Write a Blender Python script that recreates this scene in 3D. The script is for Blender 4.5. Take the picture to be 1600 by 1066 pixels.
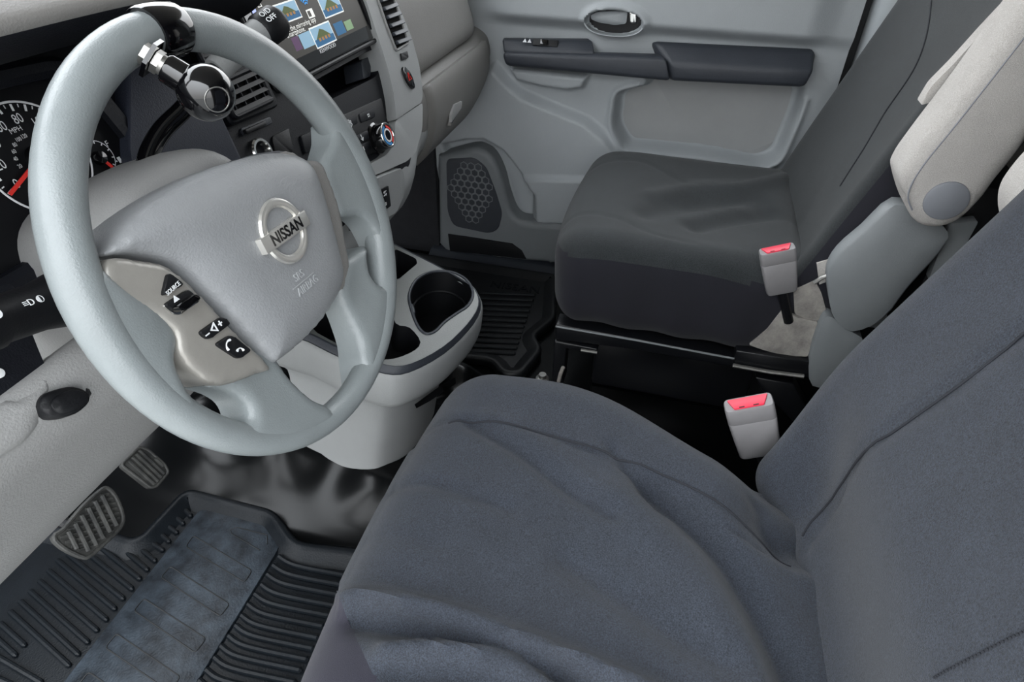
import bpy, bmesh, math, random
import numpy as np
from mathutils import Vector, Matrix
from mathutils.bvhtree import BVHTree
from mathutils.geometry import delaunay_2d_cdt
for o in list(bpy.data.objects): bpy.data.objects.remove(o, do_unlink=True)
scene = bpy.context.scene
COL = scene.collection
random.seed(3)

# ------------------------------------------------------------------ camera, sky, exposure
CAM_F, CAM_PITCH, CAM_YAW, CAM_ROLL = 992.55, 37.662, 14.232, 1.307      # focal length in px of a 1600 px frame, degrees
CAM = Vector((-.889, -.34, 1.025))                                        # x right, y forward, z up from the cab floor
_p, _a, _r = (math.radians(v) for v in (CAM_PITCH, CAM_YAW, CAM_ROLL))
CF = Vector((math.cos(_p)*math.cos(_a), math.cos(_p)*math.sin(_a), -math.sin(_p)))
_R0 = Vector((math.sin(_a), -math.cos(_a), 0)); _U0 = _R0.cross(CF)
CR = _R0*math.cos(_r) + _U0*math.sin(_r); CU = _U0*math.cos(_r) - _R0*math.sin(_r)
cd = bpy.data.cameras.new('camera'); cam = bpy.data.objects.new('camera', cd); COL.objects.link(cam)
cd.sensor_width = 36; cd.sensor_fit = 'HORIZONTAL'; cd.lens = 36*CAM_F/1600; cd.clip_start = .01
cam.matrix_world = Matrix(((CR.x, CU.x, -CF.x, CAM.x), (CR.y, CU.y, -CF.y, CAM.y), (CR.z, CU.z, -CF.z, CAM.z), (0, 0, 0, 1)))
scene.camera = cam
w = bpy.data.worlds.new('sky'); scene.world = w; w.use_nodes = True
bg = w.node_tree.nodes['Background']; bg.inputs['Strength'].default_value = 7.2
_tc = w.node_tree.nodes.new('ShaderNodeTexCoord'); _sx = w.node_tree.nodes.new('ShaderNodeSeparateXYZ'); _rp = w.node_tree.nodes.new('ShaderNodeValToRGB')
w.node_tree.links.new(_tc.outputs['Generated'], _sx.inputs[0]); w.node_tree.links.new(_sx.outputs['Z'], _rp.inputs['Fac']); w.node_tree.links.new(_rp.outputs['Color'], bg.inputs['Color'])
_rp.color_ramp.elements[0].color = (.35, .35, .35, 1); _rp.color_ramp.elements[1].color = (.95, 1.0, 1.05, 1)     # overcast: three times brighter overhead than at the horizon
vs = scene.view_settings
vs.view_transform = 'Standard'; vs.look = 'None'; vs.gamma = 1; vs.use_curve_mapping = False; vs.exposure = 0.0

# ------------------------------------------------------------------ materials
def lin(h):
    c = [int(h[i:i+2], 16)/255 for i in (0, 2, 4)]
    return tuple(v/12.92 if v <= .04045 else ((v+.055)/1.055)**2.4 for v in c) + (1,)
def mat(name, col, rough=.5, bump=0, bscale=600, var=0, vscale=8, metal=0, spec=.5, coat=0, detail=3, sheen=0, col2=None, weave=False, emit=0, stretch=None, grain=0):
    m = bpy.data.materials.new(name); m.use_nodes = True
    nt = m.node_tree; b = nt.nodes['Principled BSDF']; L = nt.links.new
    c = lin(col) if isinstance(col, str) else col
    b.inputs['Base Color'].default_value = c; b.inputs['Roughness'].default_value = rough
    b.inputs['Metallic'].default_value = metal; b.inputs['Specular IOR Level'].default_value = spec
    b.inputs['Coat Weight'].default_value = coat; b.inputs['Sheen Weight'].default_value = sheen
    b.inputs['Coat Roughness'].default_value = .08
    if emit:
        b.inputs['Emission Color'].default_value = c; b.inputs['Emission Strength'].default_value = emit
    if bump or var: tc = nt.nodes.new('ShaderNodeTexCoord')
    if var:
        n = nt.nodes.new('ShaderNodeTexNoise'); n.inputs['Scale'].default_value = vscale; n.inputs['Detail'].default_value = 6; n.inputs['Roughness'].default_value = .65
        src = tc.outputs['Object']
        if stretch:
            mp = nt.nodes.new('ShaderNodeMapping'); mp.inputs['Scale'].default_value = stretch; L(src, mp.inputs['Vector']); src = mp.outputs['Vector']
        L(src, n.inputs['Vector'])
        r = nt.nodes.new('ShaderNodeValToRGB'); r.color_ramp.elements[0].position = .35; r.color_ramp.elements[1].position = .7
        c2 = lin(col2) if col2 else tuple(min(1, v*(1+var)) for v in c[:3]) + (1,)
        r.color_ramp.elements[0].color = c if col2 else tuple(v*(1-var*.6) for v in c[:3]) + (1,); r.color_ramp.elements[1].color = c2
        L(n.outputs['Fac'], r.inputs['Fac']); L(r.outputs['Color'], b.inputs['Base Color'])
    if grain:
        gn = nt.nodes.new('ShaderNodeTexNoise'); gn.inputs['Scale'].default_value = bscale*.55; gn.inputs['Detail'].default_value = 2; L(tc.outputs['Object'], gn.inputs['Vector'])
        mx = nt.nodes.new('ShaderNodeMix'); mx.data_type = 'RGBA'; mx.blend_type = 'OVERLAY'; mx.inputs['Factor'].default_value = grain
        src = b.inputs['Base Color'].links[0].from_socket if b.inputs['Base Color'].links else None
        if src: L(src, mx.inputs['A'])
        else: mx.inputs['A'].default_value = c
        cv = nt.nodes.new('ShaderNodeValToRGB'); cv.color_ramp.elements[0].position = .3; cv.color_ramp.elements[1].position = .7; L(gn.outputs['Fac'], cv.inputs['Fac']); L(cv.outputs['Color'], mx.inputs['B']); L(mx.outputs['Result'], b.inputs['Base Color'])
    if bump:
        if weave:
            n2 = nt.nodes.new('ShaderNodeTexVoronoi'); n2.inputs['Scale'].default_value = bscale; o = n2.outputs['Distance']
        else:
            n2 = nt.nodes.new('ShaderNodeTexNoise'); n2.inputs['Scale'].default_value = bscale; n2.inputs['Detail'].default_value = detail; o = n2.outputs['Fac']
        L(tc.outputs['Object'], n2.inputs['Vector'])
        bp = nt.nodes.new('ShaderNodeBump'); bp.inputs['Strength'].default_value = bump; bp.inputs['Distance'].default_value = .001
        L(o, bp.inputs['Height']); L(bp.outputs['Normal'], b.inputs['Normal'])
    return m
M = dict(
 wheel=mat('wheel_leather', '828889', .28, .3, 700, .06, 30),
 pad=mat('airbag_vinyl', '8E9092', .40, .5, 520, .05, 20),
 silver=mat('satin_silver', '9C9993', .32, .1, 900, .06, 60, metal=.25),
 grey=mat('grey_plastic', '989897', .5, .5, 500, .05, 9),
 greyd=mat('grey_dash_plastic', '7E7C79', .55, .5, 500, .05, 9),
 greyw=mat('grey_console_plastic', '969898', .5, .4, 600, .05, 9),
 contop=mat('console_tray_plastic', '6E716F', .36, .3, 600, .05, 9),
 door=mat('grey_door_plastic', 'A3A8AB', .5, .45, 420, .05, 5),
 pocket=mat('door_pocket_vinyl', '9B9D9D', .55, .3, 500, .05, 8),
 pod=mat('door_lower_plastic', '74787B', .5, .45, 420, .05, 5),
 charcoal=mat('charcoal_plastic', '33373E', .5, .5, 480, .08, 10),
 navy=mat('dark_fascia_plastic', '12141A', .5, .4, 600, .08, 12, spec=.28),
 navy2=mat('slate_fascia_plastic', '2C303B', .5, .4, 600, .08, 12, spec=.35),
 vent=mat('vent_black', '050506', .8, spec=.1),
 black=mat('black_plastic', '0F1013', .5, .2, 500, .1, 12, spec=.35),
 gloss=mat('gloss_black', '08080A', .09, coat=.6),
 glass=mat('screen_glass', '0B0A09', .1),
 lens=mat('gauge_face', '0E0F12', .5, .1, 500, spec=.2),
 rubber=mat('rubber_mat', '0F1317', .38, .5, 350, .3, 14, spec=.2),
 heel=mat('worn_heel_pad', '11151A', .40, .6, 300, .9, 22, col2='363E46', spec=.28),
 rubberd=mat('dark_rubber', '0F1114', .5, .4, 400, .2, 14),
 pedal=mat('pedal_rubber', '262727', .6, .5, 500, .5, 40, col2='4C4C49'),
 vinyl=mat('vinyl_floor', '070809', .22, 0, 90, .2, 10, spec=.26),
 fabric=mat('seat_cover_fabric', '2B3039', .9, .55, 1300, .14, 16, sheen=.12, grain=.55, weave=True),
 fabricp=mat('seat_cover_fabric_worn', '25292B', .9, .5, 1300, .16, 14, sheen=.1, grain=.5, weave=True),
 skirt=mat('stretch_skirt_fabric', '14141E', .85, .4, 1500, .15, 9, sheen=.1, weave=True),
 skirtd=mat('stretch_skirt_fabric_outboard', '23222E', .85, .4, 1500, .15, 9, sheen=.12, weave=True),
 stitch=mat('seam_thread', '23252B', .9),
 beige=mat('beige_seat_cloth', 'C2BEB9', .9, .6, 1700, .06, 30, sheen=.1, grain=.22, weave=True),
 plastic_side=mat('seat_side_plastic', '84888A', .45, .3, 500, .05, 10),
 cap=mat('round_cap_plastic', '878A90', .5, .2, 600),
 felt=mat('felt_pad', '86827E', .95, .9, 260, .4, 26, col2='B3AEA6'),
 buckle=mat('buckle_grey', '828081', .45, .2, 500, .05, 30),
 red=mat('buckle_red', 'E2324C', .4),
 chrome=mat('chrome', 'C8C8C6', .12, metal=1),
 steel=mat('zinc_steel', 'A7A6A2', .35, .3, 300, .2, 80, metal=.9),
 rail=mat('black_rail_steel', '141518', .3, .2, 300),
 white=mat('white_print', 'E6E8EA', .6),
 redneedle=mat('gauge_red', 'E8322A', .5),
 blue=mat('blue_print', '3C8FD0', .5),
 carpet=mat('dark_carpet', '25262A', .9, .8, 300, .2, 30),
 seal=mat('door_seal_rubber', '0C0D0F', .6),
 roof=mat('headliner', '8A8782', .9),
 asphalt=mat('asphalt_ground', '8A8A88', .9, .5, 60, .2, 5),
 emblem=mat('bright_chrome', 'DAD8D2', .22, metal=.65),
 embos=mat('embossed_vinyl', 'A1A3A5', .45),
)

# ------------------------------------------------------------------ helpers
ORG = {}
def V(*a): return Vector(a)
def ray(px, py): return CF + CR*((px-800)/CAM_F) - CU*((py-533)/CAM_F)
def at(px, py, x=None, y=None, z=None):
    """point of the place seen at a photograph pixel, on the plane x=, y= or z="""
    d = ray(px, py); i, v = (0, x) if x is not None else (1, y) if y is not None else (2, z)
    return CAM + d*((v-CAM[i])/d[i])
class Fr:
    """a plane in the cab: origin, two axes, normal"""
    def __init__(s, o, u, v): s.o = Vector(o); s.u = Vector(u).normalized(); s.v = Vector(v).normalized(); s.n = s.u.cross(s.v)
    def p(s, a, b, c=0): return s.o + s.u*a + s.v*b + s.n*c
    def px(s, x, y, c=0):
        d = ray(x, y); t = ((s.o + s.n*c - CAM).dot(s.n))/d.dot(s.n); q = CAM + d*t - s.o
        return (q.dot(s.u), q.dot(s.v))
    def pix(s, pts, c=0): return [s.px(x, y, c) for x, y in pts]
def thing(name, label, cat, loc, group=None, kind=None):
    o = bpy.data.objects.new(name, None); COL.objects.link(o); o.location = loc; o.empty_display_size = .05
    ORG[o.name] = Vector(loc)
    if kind: o['kind'] = kind
    if label: o['label'] = label
    if cat: o['category'] = cat
    if group: o['group'] = group
    return o
def add(name, geo, m, parent=None, smooth=35, label=None, cat=None, kind=None, group=None):
    vs_, fs = geo[0], geo[1]
    org = ORG[parent.name] if parent else (sum((Vector(v) for v in vs_), Vector())/len(vs_) if False else Vector())
    me = bpy.data.meshes.new(name)
    me.from_pydata([tuple(Vector(v)-org) for v in vs_], [], [tuple(f) for f in fs])
    ms = m if isinstance(m, (list, tuple)) else [m]
    for q in ms: me.materials.append(q)
    if len(geo) > 2:
        me.polygons.foreach_set('material_index', geo[2])
    me.validate(); me.update()
    if smooth:
        me.shade_smooth(); me.set_sharp_from_angle(angle=math.radians(smooth))
    o = bpy.data.objects.new(name, me); COL.objects.link(o); o.parent = parent; ORG[o.name] = org
    if kind: o['kind'] = kind
    if label: o['label'] = label
    if cat: o['category'] = cat
    if group: o['group'] = group
    return o
def inst(name, src, parent, offset):
    """another piece like src, sharing its mesh, moved by offset"""
    o = bpy.data.objects.new(name, src.data); COL.objects.link(o); o.parent = parent; o.location = src.location + Vector(offset); ORG[o.name] = ORG[parent.name]
    return o
def join(*gs):
    v = []; f = []
    for g in gs:
        k = len(v); v += [Vector(q) for q in g[0]]; f += [tuple(i+k for i in q) for q in g[1]]
    return v, f
def crv(pts, n=8, closed=False):
    """Catmull-Rom through the points (tuples of any length)"""
    P = [np.array(p, float) for p in pts]; N = len(P); out = []
    for i in range(N if closed else N-1):
        if closed: a, b, c, d = P[i-1], P[i], P[(i+1) % N], P[(i+2) % N]
        else: a, b, c, d = P[max(i-1, 0)], P[i], P[i+1], P[min(i+2, N-1)]
        for k in range(n):
            t = k/n
            out.append(.5*((2*b)+(c-a)*t+(2*a-5*b+4*c-d)*t*t+(3*b-a-3*c+d)*t**3))
    if not closed: out.append(P[-1])
    return [tuple(q) for q in out]
def rnd(poly, r, n=4):
    """round the corners of a 2-D polygon"""
    out = []; N = len(poly); rs = r if isinstance(r, (list, tuple)) else [r]*N
    for i in range(N):
        p = np.array(poly[i]); a = np.array(poly[i-1])-p; b = np.array(poly[(i+1) % N])-p
        la, lb = np.linalg.norm(a), np.linalg.norm(b); k = min(rs[i], la*.48, lb*.48)
        s, e = p+a/la*k, p+b/lb*k
        for j in range(n+1):
            t = j/n; out.append(tuple((1-t)**2*s+2*t*(1-t)*p+t*t*e))
    return out
def bm_geo(bm):
    bm.verts.index_update(); g = ([v.co.copy() for v in bm.verts], [[v.index for v in f.verts] for f in bm.faces]); bm.free(); return g
def prism(fr, poly, c0, c1, bev=.003, seg=2):
    """2-D outline in a frame, extruded from depth c0 to c1 along its normal, front edge bevelled"""
    a = sum(poly[i-1][0]*poly[i][1]-poly[i][0]*poly[i-1][1] for i in range(len(poly)))
    if a < 0: poly = poly[::-1]
    bm = bmesh.new()
    lo = [bm.verts.new(fr.p(x, y, c0)) for x, y in poly]; hi = [bm.verts.new(fr.p(x, y, c1)) for x, y in poly]
    n = len(poly); top = bm.faces.new(hi); bm.faces.new(lo[::-1])
    for i in range(n): bm.faces.new((lo[i], lo[(i+1) % n], hi[(i+1) % n], hi[i]))
    if bev: bmesh.ops.bevel(bm, geom=list(top.edges), offset=bev, segments=seg, profile=.6, affect='EDGES', clamp_overlap=True)
    bmesh.ops.remove_doubles(bm, verts=bm.verts, dist=1e-6)
    bmesh.ops.triangulate(bm, faces=[f for f in bm.faces if len(f.verts) > 4])
    return bm_geo(bm)
def dome(fr, poly, c0, c1, h, m=8, pw=2.4, ctr=None, base=None):
    """outline with straight sides from c0 to c1, then a soft dome of height h"""
    a = sum(poly[i-1][0]*poly[i][1]-poly[i][0]*poly[i-1][1] for i in range(len(poly)))
    if a < 0: poly = poly[::-1]
    n = len(poly); cx, cy = ctr or (sum(p[0] for p in poly)/n, sum(p[1] for p in poly)/n)
    rings = [[fr.p(x, y, c0) for x, y in poly]]
    for k in range(m):
        s = 1-(k/m)**1.5
        rings.append([fr.p(cx+(x-cx)*s, cy+(y-cy)*s, c1+h*(1-s**pw)) for x, y in poly])
    vs_ = [q for r in rings for q in r]; fs = []
    for k in range(len(rings)-1):
        for i in range(n): fs.append((k*n+i, k*n+(i+1) % n, (k+1)*n+(i+1) % n, (k+1)*n+i))
    vs_.append(fr.p(cx, cy, c1+h)); e = len(vs_)-1; b = (len(rings)-1)*n
    for i in range(n): fs.append((b+i, b+(i+1) % n, e))
    fs.append(tuple(range(n))[::-1])
    return vs_, fs
def sheet(rows, cu=False, cv=False, flip=False):
    """grid of points -> faces"""
    R_, C_ = len(rows), len(rows[0]); vs_ = [Vector(p) for r in rows for p in r]; fs = []
    for i in range(R_ if cu else R_-1):
        for j in range(C_ if cv else C_-1):
            a, b, c, d = i*C_+j, i*C_+(j+1) % C_, ((i+1) % R_)*C_+(j+1) % C_, ((i+1) % R_)*C_+j
            fs.append((a, d, c, b) if flip else (a, b, c, d))
    return vs_, fs
def loft(rings, nr=4, ns=4, closed=True, caps=True, flip=False):
    """smooth skin through cross-sections that have the same number of points"""
    rr = [crv(r, ns, closed) for r in rings] if ns > 1 else rings
    cols = list(zip(*rr)); cols = [crv(c, nr) for c in cols] if nr > 1 else cols
    rows = list(zip(*cols)); g = sheet(rows, False, closed, flip); n = len(rows[0])
    if caps and closed:
        g[1].append(tuple(range(n))[::-1] if not flip else tuple(range(n)))
        b = (len(rows)-1)*n; g[1].append(tuple(range(b, b+n)) if not flip else tuple(range(b, b+n))[::-1])
    return g
def tube(pts, r, n=12, closed=False, flat=None, caps=True):
    P = [Vector(p) for p in pts]; N = len(P); rr = r if isinstance(r, (list, tuple)) else [r]*N
    rows = []; up = None
    for i in range(N):
        t = (P[(i+1) % N]-P[i-1]) if closed else (P[min(i+1, N-1)]-P[max(i-1, 0)])
        t.normalize()
        if up is None: up = t.orthogonal().normalized() if flat is None else Vector(flat)
        if flat is not None: up = Vector(flat)
        up = (up-t*up.dot(t)).normalized(); s = t.cross(up)
        rows.append([P[i]+(up*math.cos(2*math.pi*k/n)+s*math.sin(2*math.pi*k/n))*rr[i] for k in range(n)])
    g = sheet(rows, closed, True)
    if caps and not closed:
        g[1].append(tuple(range(n))[::-1]); b = (N-1)*n; g[1].append(tuple(range(b, b+n)))
    return g
def lathe(o, axis, prof, n=32, ref=None):
    """profile of (distance along axis, radius)"""
    a = Vector(axis).normalized(); u = (Vector(ref) if ref else a.orthogonal()); u = (u-a*u.dot(a)).normalized(); s = a.cross(u); o = Vector(o)
    rows = [[o+a*h+(u*math.cos(2*math.pi*k/n)+s*math.sin(2*math.pi*k/n))*max(r, 1e-5) for k in range(n)] for h, r in prof]
    return sheet(rows, False, True)
def rbox(fr, c, half, r, nx=10, ny=10, nz=6, fn=None):
    """rounded box in a frame, then bent by fn(p)"""
    half = np.array(half, float); r = min(r, *half); vs_ = []; fs = []; key = {}
    def pt(p):
        q = np.array(p)*half; inn = np.clip(q, -(half-r), half-r); d = q-inn; l = np.linalg.norm(d)
        return inn+d/l*r if l > 1e-9 else q
    def lin_(n, h):
        # denser towards the rounded rims
        t = np.linspace(-1, 1, n+1); return np.sign(t)*(1-(1-np.abs(t))**1.5)
    ns = (nx, ny, nz)
    for ax in range(3):
        b, d = (ax+1) % 3, (ax+2) % 3; tb, td = lin_(ns[b], half[b]), lin_(ns[d], half[d])
        for sg in (-1, 1):
            idx = {}
            for i, x in enumerate(tb):
                for j, y in enumerate(td):
                    p = [0, 0, 0]; p[ax] = sg; p[b] = x; p[d] = y; q = pt(p); k = tuple(np.round(q, 6))
                    if k not in key: key[k] = len(vs_); vs_.append(q)
                    idx[i, j] = key[k]
            for i in range(len(tb)-1):
                for j in range(len(td)-1):
                    f = [idx[i, j], idx[i+1, j], idx[i+1, j+1], idx[i, j+1]]
                    f = [v for n_, v in enumerate(f) if v not in f[:n_]]
                    if len(f) > 2: fs.append(tuple(f) if sg > 0 else tuple(f[::-1]))
    Q = np.array(vs_)+np.array(c); P = np.array(fr.o)+Q[:, :1]*np.array(fr.u)+Q[:, 1:2]*np.array(fr.v)+Q[:, 2:]*np.array(fr.n)
    if fn: P = fn(P)
    return [Vector(p) for p in P], fs
def drape(g, pts, d, lift=.0010, back=.2):
    """drop points onto a surface along d, for seams and stitches"""
    bv = BVHTree.FromPolygons([tuple(v) for v in g[0]], [tuple(f) for f in g[1]]); d = Vector(d).normalized(); out = []
    for p in pts:
        hit = bv.ray_cast(Vector(p)-d*back, d)
        if hit[0] is not None: out.append(hit[0]-d*lift)
    return out
def pillow(fr, poly, c0, c1, r, step=.006, crown=0, flat=1.0, hfn=None):
    """outline in a frame with a softly rounded upper edge of radius r (any outline, concave too)"""
    a = sum(poly[i-1][0]*poly[i][1]-poly[i][0]*poly[i-1][1] for i in range(len(poly)))
    if a < 0: poly = poly[::-1]
    n = len(poly); xs_ = [p[0] for p in poly]; ys_ = [p[1] for p in poly]
    gx_, gy_ = np.meshgrid(np.arange(min(xs_), max(xs_), step), np.arange(min(ys_), max(ys_), step)); gx_ = gx_+step*.5*(np.arange(gx_.shape[0]) % 2)[:, None]
    d = sdf(poly, gx_, gy_); pts = [Vector(p) for p in poly]; pts += [Vector((x, y)) for x, y in zip(gx_[d < -step*.55], gy_[d < -step*.55])]
    # extra rings close to the rim
    for i in range(n):
        t = np.array(poly[(i+1) % n])-np.array(poly[i-1]); t = t/(np.linalg.norm(t)+1e-9); nn = np.array([-t[1], t[0]])
        for k in (.06, .2):
            q = np.array(poly[i])+nn*r*k
            if sdf(poly, np.array([q[0]]), np.array([q[1]]))[0] < -r*k*.7: pts.append(Vector(q))
    R_ = delaunay_2d_cdt(pts, [], [list(range(n))], 1, 1e-6); P2 = np.array([tuple(v) for v in R_[0]]); dd = np.clip(-sdf(poly, P2[:, 0], P2[:, 1]), 0, None)
    e = np.clip(dd/r, 0, 1); h = c1-r*flat+r*flat*np.sqrt(np.clip(1-(1-e)**2, 0, 1))+crown*(1-np.exp(-(dd/(r*1.5))**2))
    if hfn is not None: h = h+hfn(P2[:, 0], P2[:, 1])
    vs_ = [fr.p(x, y, z) for (x, y), z in zip(P2, h)]; fs = [tuple(f) for f in R_[2]]
    # sides
    from collections import Counter
    ed = Counter(); 
    for f in fs:
        for i in range(len(f)): ed[(f[i], f[(i+1) % len(f)])] += 1
    bd = [(a_, b_) for (a_, b_) in ed if (b_, a_) not in ed]; low = {}
    for a_, b_ in bd:
        for q in (a_, b_):
            if q not in low: low[q] = len(vs_); vs_.append(fr.p(P2[q][0], P2[q][1], c0))
        fs.append((b_, a_, low[a_], low[b_]))
    return vs_, fs
def text(s, fr, a, b, c, size, ext=.0003, sx=1.0, rot=0, sp=1.0, off=0):
    cu = bpy.data.curves.new('lettering', 'FONT'); cu.body = s; cu.size = size; cu.extrude = ext; cu.align_x = 'CENTER'; cu.align_y = 'CENTER'; cu.resolution_u = 3; cu.space_character = sp; cu.offset = off
    o = bpy.data.objects.new('lettering', cu); COL.objects.link(o); dg = bpy.context.evaluated_depsgraph_get(); me = bpy.data.meshes.new_from_object(o.evaluated_get(dg))
    cr_, sr = math.cos(rot), math.sin(rot)
    g = ([fr.p(a+(v.co.x*sx*cr_-v.co.y*sr), b+(v.co.x*sx*sr+v.co.y*cr_), c+v.co.z) for v in me.vertices], [tuple(p.vertices) for p in me.polygons])
    bpy.data.objects.remove(o); bpy.data.meshes.remove(me); bpy.data.curves.remove(cu)
    return g
def ring2(fr, cx, cy, c, R, r, n=40, rx=1.0, ry=1.0, flatn=.6):
    rows = []
    for i in range(n):
        t = 2*math.pi*i/n; ct, st = math.cos(t), math.sin(t)
        rows.append([fr.p(cx+ct*(R+r*math.cos(k*math.pi/4))*rx, cy+st*(R+r*math.cos(k*math.pi/4))*ry, c+r*flatn*math.sin(k*math.pi/4)) for k in range(8)])
    return sheet(rows, True, True)
def holed(fr, outer, holes, c):
    """flat face with holes"""
    bm = bmesh.new(); es = []
    for lp in [outer]+holes:
        v = [bm.verts.new(fr.p(x, y, c)) for x, y in lp]
        es += [bm.edges.new((v[i], v[(i+1) % len(v)])) for i in range(len(v))]
    bmesh.ops.triangle_fill(bm, edges=es, use_beauty=True, use_dissolve=False, normal=fr.n)
    bmesh.ops.recalc_face_normals(bm, faces=bm.faces)
    return bm_geo(bm)
def wallring(fr, poly, c0, c1, s=1.0, floor=True, flip=True):
    n = len(poly); cx, cy = sum(p[0] for p in poly)/n, sum(p[1] for p in poly)/n
    rows = [[fr.p(x, y, c0) for x, y in poly], [fr.p(cx+(x-cx)*s, cy+(y-cy)*s, c1) for x, y in poly]]
    g = sheet(rows, False, True)
    if floor: g[1].append(tuple(range(n, 2*n)))
    return g
def sstep(a, b, x): t = np.clip((x-a)/(b-a), 0, 1); return t*t*(3-2*t)
def sdf(poly, X, Y):
    """signed distance to a polygon, negative inside"""
    d = np.full(X.shape, 1e9); ins = np.zeros(X.shape, bool); N = len(poly)
    for i in range(N):
        ax, ay = poly[i-1]; bx, by = poly[i]; ex, ey = bx-ax, by-ay
        t = np.clip(((X-ax)*ex+(Y-ay)*ey)/(ex*ex+ey*ey+1e-12), 0, 1)
        d = np.minimum(d, np.hypot(X-ax-t*ex, Y-ay-t*ey))
        cnd = ((ay > Y) != (by > Y)) & (X < (bx-ax)*(Y-ay)/(by-ay+1e-15)+ax); ins ^= cnd
    return np.where(ins, -d, d)
def pdist(line, X, Y):
    d = np.full(np.shape(X), 1e9)
    for i in range(len(line)-1):
        ax, ay = line[i]; bx, by = line[i+1]; ex, ey = bx-ax, by-ay
        t = np.clip(((X-ax)*ex+(Y-ay)*ey)/(ex*ex+ey*ey+1e-12), 0, 1)
        d = np.minimum(d, np.hypot(X-ax-t*ex, Y-ay-t*ey))
    return d
FLOOR = Fr((0, 0, 0), (1, 0, 0), (0, 1, 0))
def fpx(pts, z): return [tuple(at(x, y, z=z)[:2]) for x, y in pts]
def beam(stations, bev=.006, seg=3):
    """solid through cross-sections of the same point count, all edges rounded"""
    bm = bmesh.new(); rows = [[bm.verts.new(Vector(p)) for p in s] for s in stations]; n = len(rows[0])
    for i in range(len(rows)-1):
        for j in range(n): bm.faces.new((rows[i][j], rows[i][(j+1) % n], rows[i+1][(j+1) % n], rows[i+1][j]))
    bm.faces.new(rows[0][::-1]); bm.faces.new(rows[-1])
    bmesh.ops.recalc_face_normals(bm, faces=bm.faces)
    if bev:
        es = [e for e in bm.edges if len(e.link_faces) == 2 and e.calc_face_angle(0) > .35]
        bmesh.ops.bevel(bm, geom=es, offset=bev, segments=seg, profile=.5, affect='EDGES', clamp_overlap=True)
    return bm_geo(bm)
def boxg(lo, hi, bev=.003):
    (a, b, c), (d, e, f) = lo, hi
    return beam([[(a, b, c), (d, b, c), (d, b, f), (a, b, f)], [(a, e, c), (d, e, c), (d, e, f), (a, e, f)]], bev, 2)

# ------------------------------------------------------------------ the setting
nx, ny = 150, 190
gx = np.linspace(-.84, .90, nx); gy = np.linspace(-1.45, 1.05, ny); GX, GY = np.meshgrid(gx, gy, indexing='ij')
GZ = np.full(GX.shape, -.014)
hump = sstep(-.285, -.13, GX)*(1-sstep(.17, .27, GX))*sstep(-.14, .06, GY)
wob = .30*np.sin(GX*34+GY*19+.5)+.30*np.sin(GX*13-GY*31+1.)
GZ += hump*(.085+.034*wob)
GZ += np.clip((GY-.74), 0, 1)*1.1*sstep(.74, .84, GY)
rows = [[(GX[i, j], GY[i, j], GZ[i, j]) for j in range(ny)] for i in range(nx)]
add('floor', sheet(rows, flip=True), M['vinyl'], kind='structure', smooth=60)
add('wall_front', boxg((-.86, 1.02, -.05), (.92, 1.06, .92)), M['carpet'], kind='structure')
add('wall_back', boxg((-.9, -1.5, -.05), (.95, -1.44, 1.62)), M['carpet'], kind='structure')
add('ceiling', boxg((-.90, -1.5, 1.56), (.97, .45, 1.62)), M['roof'], kind='structure')
add('ground', boxg((-14, -14, -.66), (14, 14, -.6), 0), M['asphalt'], kind='structure')
# kick panel ahead of the passenger door, sill and pillar behind it
add('trim_1', boxg((.80, .335, -.03), (.93, 1.05, .60), .01), M['carpet'], kind='structure')
add('trim_2', beam([[(.70, y, -.02), (.78, y, .012), (.92, y, .015), (.92, y, -.03)] for y in (-.75, .36)], .006), M['charcoal'], kind='structure')
add('trim_3', beam([[(.895, -.705, z), (.80, -.735-.0*z, z), (.76, -.80, z), (.76, -1.0, z), (.93, -1.02, z)] for z in (-.03, .5, 1.56)], .012), M['door'], kind='structure')
add('wall_right', boxg((.93, -1.5, -.05), (.97, -.70, 1.6)), M['greyd'], kind='structure')
add('wall_left', boxg((-.94, -1.5, -.05), (-.90, -.74, 1.6)), M['greyd'], kind='structure')
add('trim_5', beam([[(-.94, .62, .55), (-.86, .62, .55), (-.86, .72, .55), (-.94, .72, .55)], [(-.94, .36, 1.58), (-.86, .36, 1.58), (-.86, .44, 1.58), (-.94, .44, 1.58)]], .01), M['greyd'], kind='structure')
add('trim_4', boxg((.855, -.712, -.02), (.93, -.69, 1.5), .005), M['seal'], kind='structure')

# passenger door: the moulded panel is one sheet pressed into steps
door = thing('door_1', 'light grey moulded passenger door with charcoal armrest and speaker', None, (.84, -.16, 0), kind='structure')
D = Fr((.84, 0, 0), (0, -1, 0), (0, 0, 1))
du = np.linspace(-.36, .692, 236); dv = np.linspace(-.03, .88, 204); DU, DV = np.meshgrid(du, dv, indexing='ij')
Cc = .036*sstep(.668, .705, DV)*sstep(-.22, -.10, DU)*(1-sstep(.58, .66, DU)*.6)
P1 = D.pix([(775, 100), (792, 122), (820, 146), (919, 187), (948, 212), (975, 245), (1010, 300), (1010, 440), (660, 420), (660, 150)], 0)
Cc += .028*sstep(.012, -.014, sdf(P1, DU, DV))
PQ = D.pix([(727, 217), (758, 217), (786, 233), (809, 262), (826, 284), (834, 304), (834, 348), (806, 345), (792, 307), (783, 273), (769, 245), (750, 231), (700, 240), (690, 225)], .02)
Cc -= .034*sstep(.004, -.010, sdf(PQ, DU, DV))
PB = D.pix([(812, 276), (1010, 280), (1010, 350), (838, 350), (836, 304)], .03)
Cc += .018*sstep(.006, -.008, sdf(PB, DU, DV))
POD = D.pix([(680, 240), (699, 240), (735, 231), (752, 233), (769, 245), (783, 273), (792, 307), (806, 338), (831, 346), (1010, 352), (1010, 450), (650, 420)], .05)
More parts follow.
